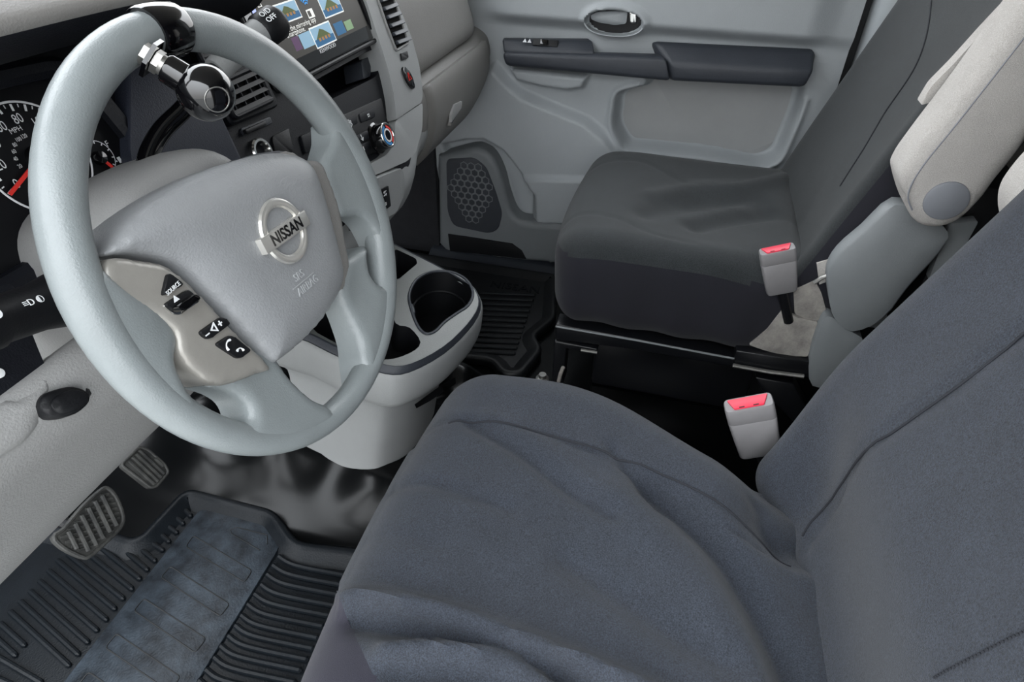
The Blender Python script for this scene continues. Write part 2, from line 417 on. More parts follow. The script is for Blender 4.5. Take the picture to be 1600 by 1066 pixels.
pod = sstep(-.004, -.020, sdf(POD, DU, DV)); Cc = Cc*(1-pod)+pod*.01
LIP = D.pix([(790, 104), (805, 128), (845, 138), (886, 144), (911, 140), (921, 118)], .03)
Cc += .035*sstep(.003, -.010, sdf(LIP, DU, DV))
PK = D.pix(rnd([(962, 143), (1008, 132), (1010, 122), (1262, 132), (1250, 175), (1218, 250), (1187, 262), (1092, 243), (975, 233), (956, 198)], 14, 4), 0)
pk = sstep(.002, -.016, sdf(PK, DU, DV)); Cc = Cc*(1-pk)-pk*.052
Cc += .012*np.exp(-((sdf(PK, DU, DV)-.006)/.008)**2)*(DV < .56)
HB = [(D.px(962, 32, .02)[0]+.088*math.cos(t), D.px(962, 32, .02)[1]+.046*math.sin(t)) for t in np.linspace(0, 2*math.pi, 28, endpoint=False)]
Cc += .008*sstep(.004, -.016, sdf(HB, DU, DV))
HR = [(D.px(960, 34, .02)[0]+.070*np.sign(math.cos(t))*abs(math.cos(t))**.8, D.px(960, 34, .02)[1]+.029*math.sin(t)) for t in np.linspace(0, 2*math.pi, 32, endpoint=False)]
hr = sstep(.001, -.006, sdf(HR, DU, DV)); Cc = Cc*(1-hr)+hr*.004
SPK = D.pix(rnd([(697, 247), (742, 245), (760, 260), (775, 298), (786, 334), (779, 360), (764, 365), (708, 353), (699, 330)], 8, 4), .055)
rows = [[D.p(du[i], dv[j], Cc[i, j]) for j in range(len(dv))] for i in range(len(du))]
add('door_panel', sheet(rows, flip=True), M['door'], door, smooth=80)
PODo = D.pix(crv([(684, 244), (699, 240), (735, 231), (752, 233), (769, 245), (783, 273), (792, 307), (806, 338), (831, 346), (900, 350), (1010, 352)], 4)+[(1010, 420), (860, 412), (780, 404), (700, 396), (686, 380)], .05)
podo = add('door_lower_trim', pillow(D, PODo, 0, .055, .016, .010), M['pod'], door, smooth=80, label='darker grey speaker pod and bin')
add('door_core', boxg((.905, -.692, -.03), (.93, .36, .88), .004), M['door'], door)
add('pocket_insert', prism(D, [((x-PKc[0])*.90+PKc[0], (y-PKc[1])*.86+PKc[1]) for PKc in [(sum(p[0] for p in PK)/len(PK), sum(p[1] for p in PK)/len(PK))] for x, y in PK], -.06, -.0505, .002), M['pocket'], door)
def dline(p, q, t, c):
    return D.p(*D.px(p[0]+(q[0]-p[0])*t, p[1]+(q[1]-p[1])*t, c), c)
def dbeam(lines, ts, bev):
    return beam([[dline(p, q, t, c) for p, q, c in lines] for t in ts], bev, 3)
TS = (0, .25, .5, .75, 1)
arm = add('armrest_pad', dbeam([((1012, 63), (1273, 74), .0), ((1024, 66), (1273, 80), .022), ((1046, 99), (1274, 112), .058), ((1049, 127), (1258, 138), .056), ((1035, 120), (1246, 128), 0)], TS, .012), M['charcoal'], door, label='charcoal padded door armrest')
grab = add('grab_handle', dbeam([((790, 76), (1030, 82), .03), ((784, 84), (1042, 90), .066), ((788, 102), (1049, 127), .066), ((800, 104), (1040, 124), .03)], TS, .009), M['charcoal'], door, label='charcoal slanted pull handle')
sw = add('switch_panel', dbeam([((786, 58), (920, 59), .0), ((784, 62), (927, 64), .025), ((786, 80), (930, 82), .052), ((790, 88), (928, 90), .05), ((800, 90), (920, 90), 0)], TS, .007), M['charcoal'], door)
SWF = Fr(D.p(*D.px(853, 67, .03), .034), (0, -1, 0), (.55, 0, .84))
add('window_switch', prism(SWF, [(-.032, -.008), (.032, -.008), (.032, .008), (-.032, .008)], .0, .004, .001), M['black'], sw)
add('switch_rocker', prism(SWF, [(-.012, -.006), (.006, -.006), (.006, .006), (-.012, .006)], .003, .010, .002), M['gloss'], sw)
add('lock_symbol', join(text('\u25b2\u25b2', SWF, -.047, 0, .0045, .012)), M['white'], sw, smooth=0)
hc = D.px(960, 34, .02)
hd = add('handle_recess', prism(D, [((x-hc[0])*.97+hc[0], (y-hc[1])*.95+hc[1]) for x, y in HR], .0, .0075, .001), M['black'], door)
add('handle_rim', sheet([[D.p(hc[0]+(x-hc[0])*s, hc[1]+(y-hc[1])*s, c) for x, y in HR] for s, c in ((.96, .010), (1.0, .033), (1.05, .034), (1.09, .027))], False, True), M['door'], door)
add('release_lever', dome(D, rnd(D.pix([(922, 24), (935, 19), (975, 18), (980, 20), (978, 38), (960, 40), (935, 36), (923, 31)], .022), .006, 3), .008, .016, .008, 6), M['door'], door, label='light grey release lever')
add('lock_tab', prism(D, rnd(D.pix([(982, 19), (994, 19), (995, 37), (984, 37)], .018), .004, 3), .008, .018, .003), M['chrome'], door)
# speaker grille with raised hexagon cells
sg = add('speaker_grille', prism(D, [((x-a[0])*.985+a[0], (y-a[1])*.985+a[1]) for a in [(sum(p[0] for p in SPK)/len(SPK), sum(p[1] for p in SPK)/len(SPK))] for x, y in SPK], .04, .0575, .003), M['charcoal'], podo)
sc = D.px(737, 298, .058); hexr = .0125; first = None
rows = []
for k in range(6):
    a = math.pi/6+k*math.pi/3; rows.append([D.p(sc[0]+rr*math.cos(a), sc[1]+rr*math.sin(a), c) for rr, c in ((hexr*.97, .0565), (hexr*.97, .0595), (hexr*.80, .0595), (hexr*.80, .0565))])
for i in range(-6, 7):
    for j in range(-7, 8):
        ox = (i+(j % 2)*.5)*hexr*math.sqrt(3); oy = j*hexr*1.5
        if (ox/.066)**2+(oy/.098)**2 > 1 or sdf(SPK, np.array([sc[0]+ox]), np.array([sc[1]+oy]))[0] > -.012: continue
        if first is None:
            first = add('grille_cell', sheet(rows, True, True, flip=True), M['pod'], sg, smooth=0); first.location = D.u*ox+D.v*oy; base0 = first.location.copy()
        else:
            o = inst('grille_cell', first, sg, (0, 0, 0)); o.location = D.u*ox+D.v*oy
add('kick_strip', prism(D, D.pix([(700, 366), (735, 371), (800, 381), (815, 392), (822, 405), (703, 392)], .058), .04, .060, .003), M['black'], door)

# ------------------------------------------------------------------ dashboard
TILT = math.radians(20)
S = Fr((0, .15, .6), (1, 0, 0), (0, math.sin(TILT), math.cos(TILT)))      # face of the dash, leaning forward
dash = thing('dashboard', 'grey and charcoal dashboard running across the cab under the windscreen', 'dashboard', (0, .3, .4))
# dark fascia plate behind cluster and centre stack
fas = [(-.82, .10), (-.60, .09), (-.30, .05), (-.22, -.05), (.165, -.05), (.20, -.03), (.215, .02), (.222, .10), (.235, .20), (.26, .30), (.26, .37), (-.82, .37)]
cub = rnd(S.pix([(488, 128), (580, 77), (591, 84), (591, 116), (584, 122), (516, 156)], 0), .008, 3)
fo = rnd(fas, .02, 3); gf = holed(S, fo, [cub], 0); gs_ = sheet([[S.p(x, y, c) for x, y in fo] for c in (0, -.05)], False, True)
add('fascia', join(gf, gs_), M['navy'], dash, smooth=30)
def sweep(prof_at, xs, ns=5, flip=False):
    return sheet([[(x, y, z) for y, z in crv(prof_at(x), ns)] for x in xs], flip=flip)
# passenger upper dash pad
def up_prof(x):
    e = sstep(.70, .85, x)*.05; k = .012*math.sin((x-.3)*4)
    return [(.95, .90), (.70, .915), (.45, .925), (.32, .92+k*.3), (.25+e, .885), (.214+e, .81), (.192+e, .73), (.180+e*.9, .685), (.188+e*.8, .662), (.215+e*.8, .655)]
add('dash_pad', sweep(up_prof, np.linspace(.22, .845, 26)), M['greyd'], dash, smooth=70)
# passenger lower dash and the glove box door on it
def lo_prof(x):
    e = sstep(.66, .84, x); f = .014*sstep(.74, .84, x); L_ = lambda a, b: a+(b-a)*e
    return [(.23, .662), (.196+f, .657), (.172+f, .640), (.163+f, .61), (.165+f, L_(.565, .585)), (.180+f, L_(.515, .560)), (.212+f, L_(.475, .545)), (.26+f, L_(.452, .545)), (.36, L_(.445, .555)), (.60, .45)]
add('lower_dash', sweep(lo_prof, np.linspace(.27, .842, 30), 6), M['greyd'], dash, smooth=70)
def gl_prof(x, off):
    c = np.array(crv(lo_prof(x), 6)); t = np.gradient(c, axis=0); n = np.stack([t[:, 1], -t[:, 0]], 1); n /= np.linalg.norm(n, axis=1)[:, None]
    return c+n*off
xs = np.linspace(.345, .775, 34); rows = []
for i, x in enumerate(xs):
    row = []; N = 34
    for k in range(N):
        s = 11+ (36-11)*k/(N-1); a = min(i, len(xs)-1-i); b = min(k, N-1-k); off = .010*min(1, a/1.0)*min(1, b/1.0) + .0003
        c = gl_prof(x, off); i0 = int(s); fr_ = s-i0; p = c[i0]*(1-fr_)+c[min(i0+1, len(c)-1)]*fr_
        row.append((x, p[0], p[1]))
    rows.append(row)
glove = add('glove_box_door', sheet(rows), M['greyd'], dash, smooth=60)
# latch: a bezel with a finger recess
GF = Fr((at(707, 160, y=.158)), (1, 0, 0), (0, .06, 1))
lp = rnd(GF.pix([(701, 137), (717, 129), (720, 166), (704, 194)], .0), .004, 3)
lpc = (sum(p[0] for p in lp)/len(lp), sum(p[1] for p in lp)/len(lp))
add('latch_frame', prism(GF, [((x-lpc[0])*1.12+lpc[0], (y-lpc[1])*1.1+lpc[1]) for x, y in lp], -.012, .002, .002), M['greyd'], glove)
add('latch_recess', prism(GF, lp, -.01, .0028, 0), M['charcoal'], glove)
add('latch_paddle', prism(GF, rnd(GF.pix([(708, 163), (720, 158), (719, 168), (703, 192), (703, 180)], .004), .003, 3), .002, .008, .003), M['grey'], glove)
# grey trim frame round the right of the centre stack, with upright vent
tr = S.pix([(572, 0), (588, 50), (596, 74), (608, 113), (616, 150), (619, 179), (618, 188), (661, 158), (660, 140), (656, 105), (644, 60), (630, 25), (618, 0), (600, -60), (545, -60)], .02)
trim = add('stack_trim', prism(S, rnd(tr, .012, 3), -.03, .02, .007, 3), M['greyw'], dash, label='grey trim beside the centre stack')
lt = S.pix([(618, 188), (661, 160), (660, 200), (650, 238), (636, 252), (600, 268), (575, 278), (545, 290), (540, 275), (578, 257), (604, 242), (616, 225)], .018)
add('stack_trim', prism(S, rnd(lt, .010, 3), -.03, .018, .006, 3), M['greyw'], dash)
vo = S.pix([(590, -6), (612, -6), (636, 66), (620, 77), (606, 40)], .021)
vt = add('upright_vent', prism(S, rnd(vo, .004, 3), -.01, .0212, .0), M['vent'], trim)
add('vent_rim', tube([S.p(x, y, .0215) for x, y in rnd(S.pix([(588, -8), (613, -8), (638, 67), (619, 79), (604, 40)], .021), .005, 3)], .0022, 6, True), M['grey'], trim)
for k in range(6):
    yb = -2+k*13.2; xl = 594+k*5.0; q = [S.px(xl-1, yb+3, .022), S.px(xl+19, yb-4, .022)]
    add('vent_slat', beam([[S.p(q[0][0], q[0][1]-.004, .0215), S.p(q[0][0], q[0][1]-.004, .029), S.p(q[0][0], q[0][1]+.003, .026), S.p(q[0][0], q[0][1]+.003, .0215)], [S.p(q[1][0], q[1][1]-.004, .0215), S.p(q[1][0], q[1][1]-.004, .029), S.p(q[1][0], q[1][1]+.003, .026), S.p(q[1][0], q[1][1]+.003, .0215)]], .001, 1), M['charcoal'], vt)
add('indicator_button', prism(S, rnd(S.pix([(625, 84), (635, 80), (637, 91), (627, 95)], .021), .003, 3), .015, .0235, .001), M['black'], trim)
hz = S.px(637, 122, .021)
HZ = [(hz[0]+.012*math.cos(t)-.004*math.sin(t), hz[1]+.021*math.sin(t)) for t in np.linspace(0, 2*math.pi, 24, endpoint=False)]
hb = add('hazard_switch', prism(S, HZ, .015, .025, .002), M['gloss'], trim)
add('hazard_triangle', tube([S.p(hz[0]+.0065*math.sin(a), hz[1]+.0085*math.cos(a), .0255) for a in (0, 2.09, 4.19)], .0009, 4, True), M['redneedle'], hb)
# grey lower centre and its switch plate
def ce_prof(x):
    e = sstep(.14, .33, x)
    A_ = [(.175, .585), (.140, .565), (.128, .54), (.132, .51), (.150, .475), (.185, .448), (.24, .436), (.36, .432), (.6, .44)]
    B_ = [(.20, .600), (.172, .585), (.166, .555), (.174, .528), (.188, .503), (.215, .474), (.262, .451), (.36, .444), (.6, .449)]
    return [(p[0]+(q[0]-p[0])*e, p[1]+(q[1]-p[1])*e) for p, q in zip(A_, B_)]
add('lower_centre_panel', sweep(ce_prof, np.linspace(-.24, .355, 24), 6), M['greyw'], dash, smooth=70)
LC = Fr((0, .124, .54), (1, 0, 0), (0, 0.0, 1))
lpn = rnd(LC.pix([(560, 290), (628, 262), (632, 300), (618, 332), (562, 362), (552, 320)], .001), .01, 4)
add('lower_insert', prism(LC, lpn, -.02, .003, .003), M['greyw'], dash)
plate = add('switch_plate', prism(LC, rnd(LC.pix([(594, 296), (606, 290), (610, 322), (598, 330)], .004), .002, 2), 0, .0055, .001), M['black'], dash)
for (x, y, s) in ((602, 303, '\u21c6'), (603, 318, 'o')):
    q = LC.px(x, y, .006); add('switch_symbol', text(s, LC, q[0], q[1], .0058, .012), M['white'], plate, smooth=0)
add('switch_plate', prism(LC, rnd(LC.pix([(546, 336), (556, 330), (560, 352), (549, 362)], .004), .002, 2), 0, .0055, .001), M['black'], dash)
# driver knee panel
def kn_prof(x):
    b = .012*math.sin((x+.6)*9); k = math.exp(-((x+.455)/.13)**2)*.022
    return [(.26, .60), (.16, .66), (.118, .695), (.100-k*.5, .682), (.104-k, .645), (.125-k, .60), (.148-k*.8, .555), (.168-k*.5, .515), (.190, .482), (.215, .464), (.26, .458), (.40, .47)]
add('knee_panel', sweep(kn_prof, np.linspace(-.84, -.21, 40), 6), M['grey'], dash, smooth=70)
# little dark end piece and round vent knob at the door side
SI = Fr(at(40, 604, y=.112), (1, 0, 0), (0, .5, .86))
add('side_insert', prism(SI, rnd(SI.pix([(-80, 480), (20, 440), (78, 590), (0, 640), (-80, 690)], .0), .006, 3), -.02, .0, .003), M['navy'], dash)
q = SI.px(-3, 584, .0); add('side_button', lathe(SI.p(q[0], q[1], .0), SI.n, [(0, .0038), (.002, .0038), (.0022, .003), (.0022, 0)], 20), M['white'], dash)
KE = Fr(at(30, 655, y=.100), (1, 0, 0), (0, .22, .97))
add('knee_end_cap', pillow(KE, rnd(KE.pix([(-70, 672), (0, 636), (74, 588), (84, 604), (66, 660), (44, 692), (0, 720), (-70, 770)], .0), .008, 4), -.03, .004, .010, .008), M['grey'], dash, smooth=80)
kb = add('knee_switch', prism(Fr(at(-6, 790, y=.150), (1, 0, 0), (0, -.35, .94)), [(.022*math.cos(t), .034*math.sin(t)) for t in np.linspace(0, 2*math.pi, 24, endpoint=False)], -.02, .010, .004), M['black'], dash)
add('vent_flap', prism(Fr(at(0, 860, y=.178), (1, 0, 0), (0, -.4, .92)), rnd([(-.06, -.02), (.006, -.025), (.008, .02), (-.06, .03)], .006, 3), -.01, .004, .002), M['greyw'], dash)
# cluster hood: a brow over the gauges
rows = []
for x in np.linspace(-.84, -.20, 26):
    t = (x+.50)/.34; dz = -.040*abs(t)**3.0; o = .02*abs(t)**3
    rows.append([(x, y+o, z+dz) for y, z in crv([(.60, .93), (.38, .950), (.24, .952), (.155, .944), (.118, .932), (.112, .922), (.122, .910), (.150, .895), (.190, .883), (.25, .875)], 4)])
g = sheet(rows); mi = []; nc = len(rows[0])-1
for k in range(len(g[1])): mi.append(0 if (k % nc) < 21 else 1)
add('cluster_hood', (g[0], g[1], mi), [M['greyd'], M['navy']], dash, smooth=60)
# top of the dash in the middle
rows = []
for x in np.linspace(-.24, .30, 12):
    rows.append([(x, y, z) for y, z in crv([(.7, .92), (.45, .935), (.32, .93), (.272, .915), (.268, .90), (.28, .88)], 4)])
add('dash_top', sheet(rows), M['greyd'], dash, smooth=60)
# dark wall beside the cluster, leaning to the driver
wl = S.pix([(196, 60), (262, 70), (330, 150), (388, 265), (215, 285), (205, 250)], .02)
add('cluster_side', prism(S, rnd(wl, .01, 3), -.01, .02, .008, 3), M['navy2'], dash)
# centre vents left of the screen
def vent(parent, quad, nsl, nv, c):
    v = add('air_vent', prism(S, rnd(S.pix(quad, c), .006, 3), -.01, c, .0), M['vent'], parent)
    P = [np.array(p) for p in S.pix(quad, c+.001)]
    fr_ = crv([tuple(p) for p in P], 1, True)
    add('vent_frame', tube([S.p(x, y, c+.002) for x, y in rnd([tuple(p) for p in P], .006, 3)], .004, 8, True), M['navy'], v)
    for k in range(nsl):
        t = (k+.5)/nsl; a = P[0]+(P[3]-P[0])*t; b = P[1]+(P[2]-P[1])*t
        add('vent_slat', beam([[S.p(q[0], q[1]-.0035, c), S.p(q[0], q[1]-.0035, c+.006), S.p(q[0], q[1]+.0015, c+.004), S.p(q[0], q[1]+.0015, c)] for q in (a, b)], 0), M['black'], v)
    for k in range(nv):
        t = (k+.5)/nv; a = P[0]+(P[1]-P[0])*t; b = P[3]+(P[2]-P[3])*t
        add('vent_vane', beam([[S.p(q[0]-.001, q[1], c), S.p(q[0]-.001, q[1], c+.003), S.p(q[0]+.001, q[1], c+.003), S.p(q[0]+.001, q[1], c)] for q in (a, b)], 0), M['navy'], v)
    return v
fr2 = add('vent_surround', prism(S, rnd(S.pix([(300, 58), (365, 40), (402, 95), (440, 165), (362, 198), (318, 95)], .012), .012, 3), -.01, .012, .006, 3), M['navy'], dash)
vent(fr2, [(303, 66), (346, 52), (366, 82), (316, 100)], 4, 4, .0135)
vent(fr2, [(340, 130), (398, 104), (424, 156), (365, 184)], 4, 4, .0135)
ts = add('vent_thumbwheel_slot', prism(S, rnd(S.pix([(376, 201), (422, 182), (427, 192), (382, 212)], .003), .003, 3), -.01, .003, .001), M['charcoal'], dash)
add('vent_thumbwheel', prism(S, rnd(S.pix([(381, 203), (413, 189), (416, 196), (385, 210)], .006), .002, 2), 0, .008, .002), M['black'], ts)
sk = S.px(409, 238, .004)
ig = add('power_socket', lathe(S.p(sk[0], sk[1], 0), S.n, [(0, .019), (.006, .019), (.008, .017), (.008, .014), (0, .012), (-.002, 0)], 28), M['chrome'], dash)
add('socket_pocket', prism(S, rnd(S.pix([(424, 214), (452, 200), (458, 240), (432, 250)], .002), .005, 3), -.01, .003, .001), M['black'], dash)
# storage slot under the screen
cb = add('storage_slot', wallring(S, cub, 0, -.07, .92), M['navy'], dash, smooth=40)
add('slot_side', prism(S, rnd(S.pix([(573, 92), (588, 84), (588, 116), (577, 121)], 0), .004, 3), -.05, -.012, .002), M['charcoal'], cb)
# climate control panel
cp = rnd(S.pix([(530, 182), (597, 152), (603, 186), (612, 200), (608, 232), (565, 246), (556, 215)], .004), .006, 3)
cl = add('climate_panel', prism(S, cp, -.01, .004, .002), M['black'], dash)
for qd, c in (([(538, 188), (556, 180), (560, 192), (545, 200)], .006), ([(561, 178), (585, 168), (587, 183), (565, 192)], .006), ([(557, 211), (575, 203), (578, 217), (561, 224)], .006), ([(562, 227), (578, 219), (580, 232), (566, 240)], .006), ([(470, 212), (500, 200), (506, 226), (478, 240)], .004)):
    add('climate_button', prism(S, rnd(S.pix(qd, c), .003, 2), 0, c, .0015), M['navy'], cl)
for x, y, s in ((547, 194, '\u2744'), (576, 180, '\u2248'), (566, 216, '\u2193'), (567, 232, '\u2198')):
    q = S.px(x, y, .007); add('button_symbol', text(s, S, q[0], q[1], .0068, .014), M['white'], cl, smooth=0)
kq = S.px(600, 213, .018)
dial = add('temperature_dial', lathe(S.p(kq[0], kq[1], 0), S.n, [(0, .026), (.006, .026), (.008, .0225), (.024, .0205), (.026, .019), (.026, 0)], 36), M['gloss'], cl)
def arc(cx, cy, c, r0, r1, a0, a1, n=24):
    rows = [[S.p(cx+r*math.cos(a), cy+r*math.sin(a), c) for r in (r0, r1)] for a in np.linspace(a0, a1, n)]
    return sheet(rows, flip=True)
add('dial_ring', ring2(S, kq[0], kq[1], .026, .0195, .0022, 36), M['chrome'], dial)
add('dial_mark', arc(kq[0], kq[1], .0263, .0125, .0165, 1.6, 4.9), M['blue'], dial, smooth=0)
add('dial_mark', arc(kq[0], kq[1], .0263, .0125, .0165, -1.2, 1.3), M['redneedle'], dial, smooth=0)
add('dial_face', arc(kq[0], kq[1], .0264, .0085, .0115, 0, 6.2832, 32), M['white'], dial, smooth=0)

# head unit with its lit screen
hu = thing('car_stereo', 'double-height touchscreen stereo showing app mirroring page in the dash', 'stereo', S.p(.03, .13, 0))
un = S.pix([(360, 60), (405, 98), (440, 108), (480, 101), (586, 57), (565, -30), (520, -130), (280, -80)], .012)
ur = S.px(583, 56, .012); ul = (-.105, ur[1])
add('stereo_body', prism(S, rnd([(ul[0], ur[1]-.004), (ur[0], ur[1]-.004), (ur[0]+.004, ur[1]+.125), (ul[0], ur[1]+.125)], .005, 3), -.02, .012, .003), M['gloss'], hu)
add('stereo_bezel', tube([S.p(x, y, .012) for x, y in rnd([(ul[0]-.004, ur[1]-.008), (ur[0]+.005, ur[1]-.008), (ur[0]+.009, ur[1]+.128), (ul[0]-.004, ur[1]+.128)], .006, 3)], .0035, 8, True), M['black'], hu)
scr0, scr1 = S.px(455, 85, .013), S.px(568, 44, .013)
sy0 = ur[1]+.018; sx0, sx1 = ul[0]+.022, ur[0]-.006
mscr = mat('screen_page', '2A261C', .35, emit=.16, spec=.2)
add('screen', prism(S, [(sx0, sy0), (sx1, sy0), (sx1, ur[1]+.121), (sx0, ur[1]+.121)], .0, .0126, 0), mscr, hu, label='dim brown lit screen page')
mw = mat('screen_white', 'F0F0EC', .5, emit=0.60, spec=.2); msea = mat('screen_sea', '2E6E9C', .5, emit=0.25, spec=.2); msky = mat('screen_sky', '9CC3DC', .5, emit=0.30, spec=.2); mhill = mat('screen_hill', '5D6B38', .5, emit=0.20, spec=.2); mhut = mat('screen_hut', 'B98A4E', .5, emit=0.25, spec=.2); mblu = mat('screen_blue', '3C9CE8', .5, emit=0.35, spec=.2); mpur = mat('screen_purple', '6A4A70', .5, emit=0.20, spec=.2); mgrn = mat('screen_green', '8FAF86', .5, emit=0.25, spec=.2)
def sq(x0, y0, x1, y1, c, m, nm='screen_tile', par=hu):
    return add(nm, ([S.p(x0, y0, c), S.p(x1, y0, c), S.p(x1, y1, c), S.p(x0, y1, c)], [(0, 1, 2, 3)]), m, par, smooth=0)
def scenic(cx, cy, w_, h_):
    t = sq(cx-w_/2-.0018, cy-h_/2-.0018, cx+w_/2+.0018, cy+h_/2+.0018, .0128, mw)
    sq(cx-w_/2, cy-h_/2, cx+w_/2, cy+h_/2, .0130, msky, 'picture_sky', t)
    sq(cx-w_/2, cy-h_/2, cx+w_/2, cy-h_*.12, .0132, msea, 'picture_sea', t)
    add('picture_hill', ([S.p(cx-w_*.4, cy-h_*.12, .0134), S.p(cx+w_*.35, cy-h_*.12, .0134), S.p(cx+w_*.08, cy+h_*.24, .0134), S.p(cx-w_*.08, cy+h_*.36, .0134)], [(0, 1, 2, 3)]), mhill, t, smooth=0)
    for k in range(4): sq(cx-w_*.3+k*w_*.16, cy-h_*.26, cx-w_*.2+k*w_*.16, cy-h_*.08, .0136, mhut, 'picture_hut', t)
q = S.px(505, 54, .013); scenic(q[0], q[1], .058, .026)
q = S.px(450, 18, .013); scenic(q[0], q[1], .054, .022)
q = S.px(517, 8, .013); scenic(q[0], q[1], .058, .026)
for (x, y, w_, h_, m_) in ((480, 62, .034, .020, msky), (464, 68, .018, .018, mpur), (531, 44, .030, .018, msea), (545, 39, .024, .014, mgrn)):
    q = S.px(x, y, .0127); sq(q[0]-w_/2, q[1]-h_/2, q[0]+w_/2, q[1]+h_/2, .0127, m_)
q = S.px(462, 42, .013); add('screen_text', text('To install the mirroring app', S, q[0], q[1], .0138, .0100, 0), mw, hu, smooth=0)
q = S.px(458, 52, .013); add('screen_text', text('on smartphone.', S, q[0], q[1], .0138, .0100, 0), mw, hu, smooth=0)
q = S.px(477, 3, .013)
for r in (.005, .009, .013, .017): add('wireless_icon', arc(q[0], q[1]-.006, .0131, r-.0012, r+.0012, .7, 2.44, 10), mblu, hu, smooth=0)
q = S.px(485, 21, .013); sq(q[0]-.009, q[1]-.006, q[0]+.009, q[1]+.006, .0131, mw, 'link_icon'); sq(q[0]-.007, q[1]-.004, q[0]+.001, q[1]+.004, .0133, mscr, 'link_icon')
q = S.px(513, 76, .013); add('maker_lettering', text('KENWOOD', S, q[0], q[1]+.001, .0128, .0085, .0003, 1.1), M['white'], hu, smooth=0)
add('side_key_bar', prism(S, rnd(S.pix([(388, 0), (394, 0), (402, 24), (397, 26)], .013), .001, 2), 0, .0135, 0), mat('key_light', 'A9B6F0', .4, emit=.8), hu)
q = S.px(404, 6, .013); add('home_key', text('\u2302', S, q[0], q[1], .0132, .014), mw, hu, smooth=0)

# instrument cluster
ic = thing('instrument_cluster', 'dark instrument cluster with white-ringed speedometer and fuel gauge behind the wheel', 'gauges', S.p(-.48, .2, 0))
cl_o = [(-.66, .13), (-.352, .13), (-.362, .20), (-.375, .27), (-.66, .29)]
add('gauge_face', prism(S, rnd(cl_o, .02, 3), -.01, .004, .001), M['lens'], ic)
add('cluster_frame', tube([S.p(x, y, .008) for x, y in rnd(cl_o, .03, 4)], .010, 8, True), M['navy'], ic)
gc = (-.4602, .2074); gr = .0493
add('gauge_ring', ring2(S, gc[0], gc[1], .0045, gr, .0010, 64), M['white'], ic, smooth=0)
def tick(cx, cy, r0, r1, a, wd): 
    ct, st = math.cos(a), math.sin(a); return [S.p(cx+r0*ct-wd*st, cy+r0*st+wd*ct, .0047), S.p(cx+r0*ct+wd*st, cy+r0*st-wd*ct, .0047), S.p(cx+r1*ct+wd*st, cy+r1*st-wd*ct, .0047), S.p(cx+r1*ct-wd*st, cy+r1*st+wd*ct, .0047)]
tv = []; tf = []
A = lambda mph: math.radians(200-mph*1.51)
for k in range(0, 29):
    a = A(k*5); q = tick(gc[0], gc[1], gr*(.84 if k % 2 == 0 else .90), gr*.96, a, .0011 if k % 2 == 0 else .0005); tf.append(tuple(range(len(tv), len(tv)+4))); tv += q
add('gauge_ticks', (tv, tf), M['white'], ic, smooth=0)
for mph in range(0, 141, 20):
    a = A(mph); add('gauge_number', text(str(mph), S, gc[0]+gr*.70*math.cos(a), gc[1]+gr*.70*math.sin(a), .0047, gr*.24, 0, .8), M['white'], ic, smooth=0)
for kmh in range(20, 121, 20):
    a = A(kmh/1.6); add('gauge_number', text(str(kmh), S, gc[0]+gr*.40*math.cos(a), gc[1]+gr*.40*math.sin(a), .0047, gr*.10, 0, .8), M['white'], ic, smooth=0)
q = S.px(25, 203, .005); add('gauge_lettering', text('MPH', S, q[0], q[1], .0047, .0062, 0), M['white'], ic, smooth=0)
a = A(0); add('gauge_needle', beam([[S.p(gc[0]+r*math.cos(a)-w_*math.sin(a), gc[1]+r*math.sin(a)+w_*math.cos(a), c) for w_, c in ((-.0016, .007), (.0016, .007), (.0016, .0085), (-.0016, .0085))] for r in (0, gr*.98)], 0), M['redneedle'], ic, label='red speedometer needle')
add('needle_hub', lathe(S.p(gc[0], gc[1], .004), S.n, [(0, .011), (.006, .010), (.007, 0)], 24), M['gloss'], ic)
fq = S.px(155, 247, .005)
fe = S.px(178, 262, .009)
add('gauge_arc', arc(fq[0], fq[1], .0047, .0165, .0173, -.9, 1.3, 16), M['white'], ic, smooth=0)
tv = []; tf = []
for a in (-.8, -.3, .2, .7, 1.2): tf.append(tuple(range(len(tv), len(tv)+4))); tv += tick(fq[0], fq[1], .0140, .0165, a, .0006)
add('gauge_ticks', (tv, tf), M['white'], ic, smooth=0)
fd = Vector((fe[0]-fq[0], fe[1]-fq[1])).normalized(); fn = Vector((-fd.y, fd.x))
add('gauge_needle', beam([[S.p(fq[0]+fd.x*r+fn.x*w_, fq[1]+fd.y*r+fn.y*w_, c) for w_, c in ((-.0013, .007), (.0013, .007), (.0013, .0085), (-.0013, .0085))] for r in (.002, .0165)], 0), M['redneedle'], ic, label='red fuel needle')
add('needle_hub', lathe(S.p(fq[0], fq[1], .004), S.n, [(0, .007), (.005, .006), (.006, 0)], 20), M['gloss'], ic)
q = S.px(168, 225, .005); add('gauge_lettering', text('F', S, q[0], q[1], .0047, .0085, 0), M['white'], ic, smooth=0)
q = S.px(187, 250, .005); add('pump_symbol', join(text('\u25c2', S, q[0]-.004, q[1], .0047, .007, 0), prism(S, [(q[0]-.0015, q[1]-.003), (q[0]+.0022, q[1]-.003), (q[0]+.0022, q[1]+.003), (q[0]-.0015, q[1]+.003)], .0045, .0048, 0)), M['white'], ic, smooth=0)
q = S.px(168, 275, .005); qa = S.px(185, 268, .02); qb = S.px(158, 278, .005)
add('trip_button', lathe(S.p(qb[0], qb[1], .003), S.n+S.u*.5, [(0, .0045), (.02, .0045), (.022, .004), (.022, 0)], 16), M['black'], ic)

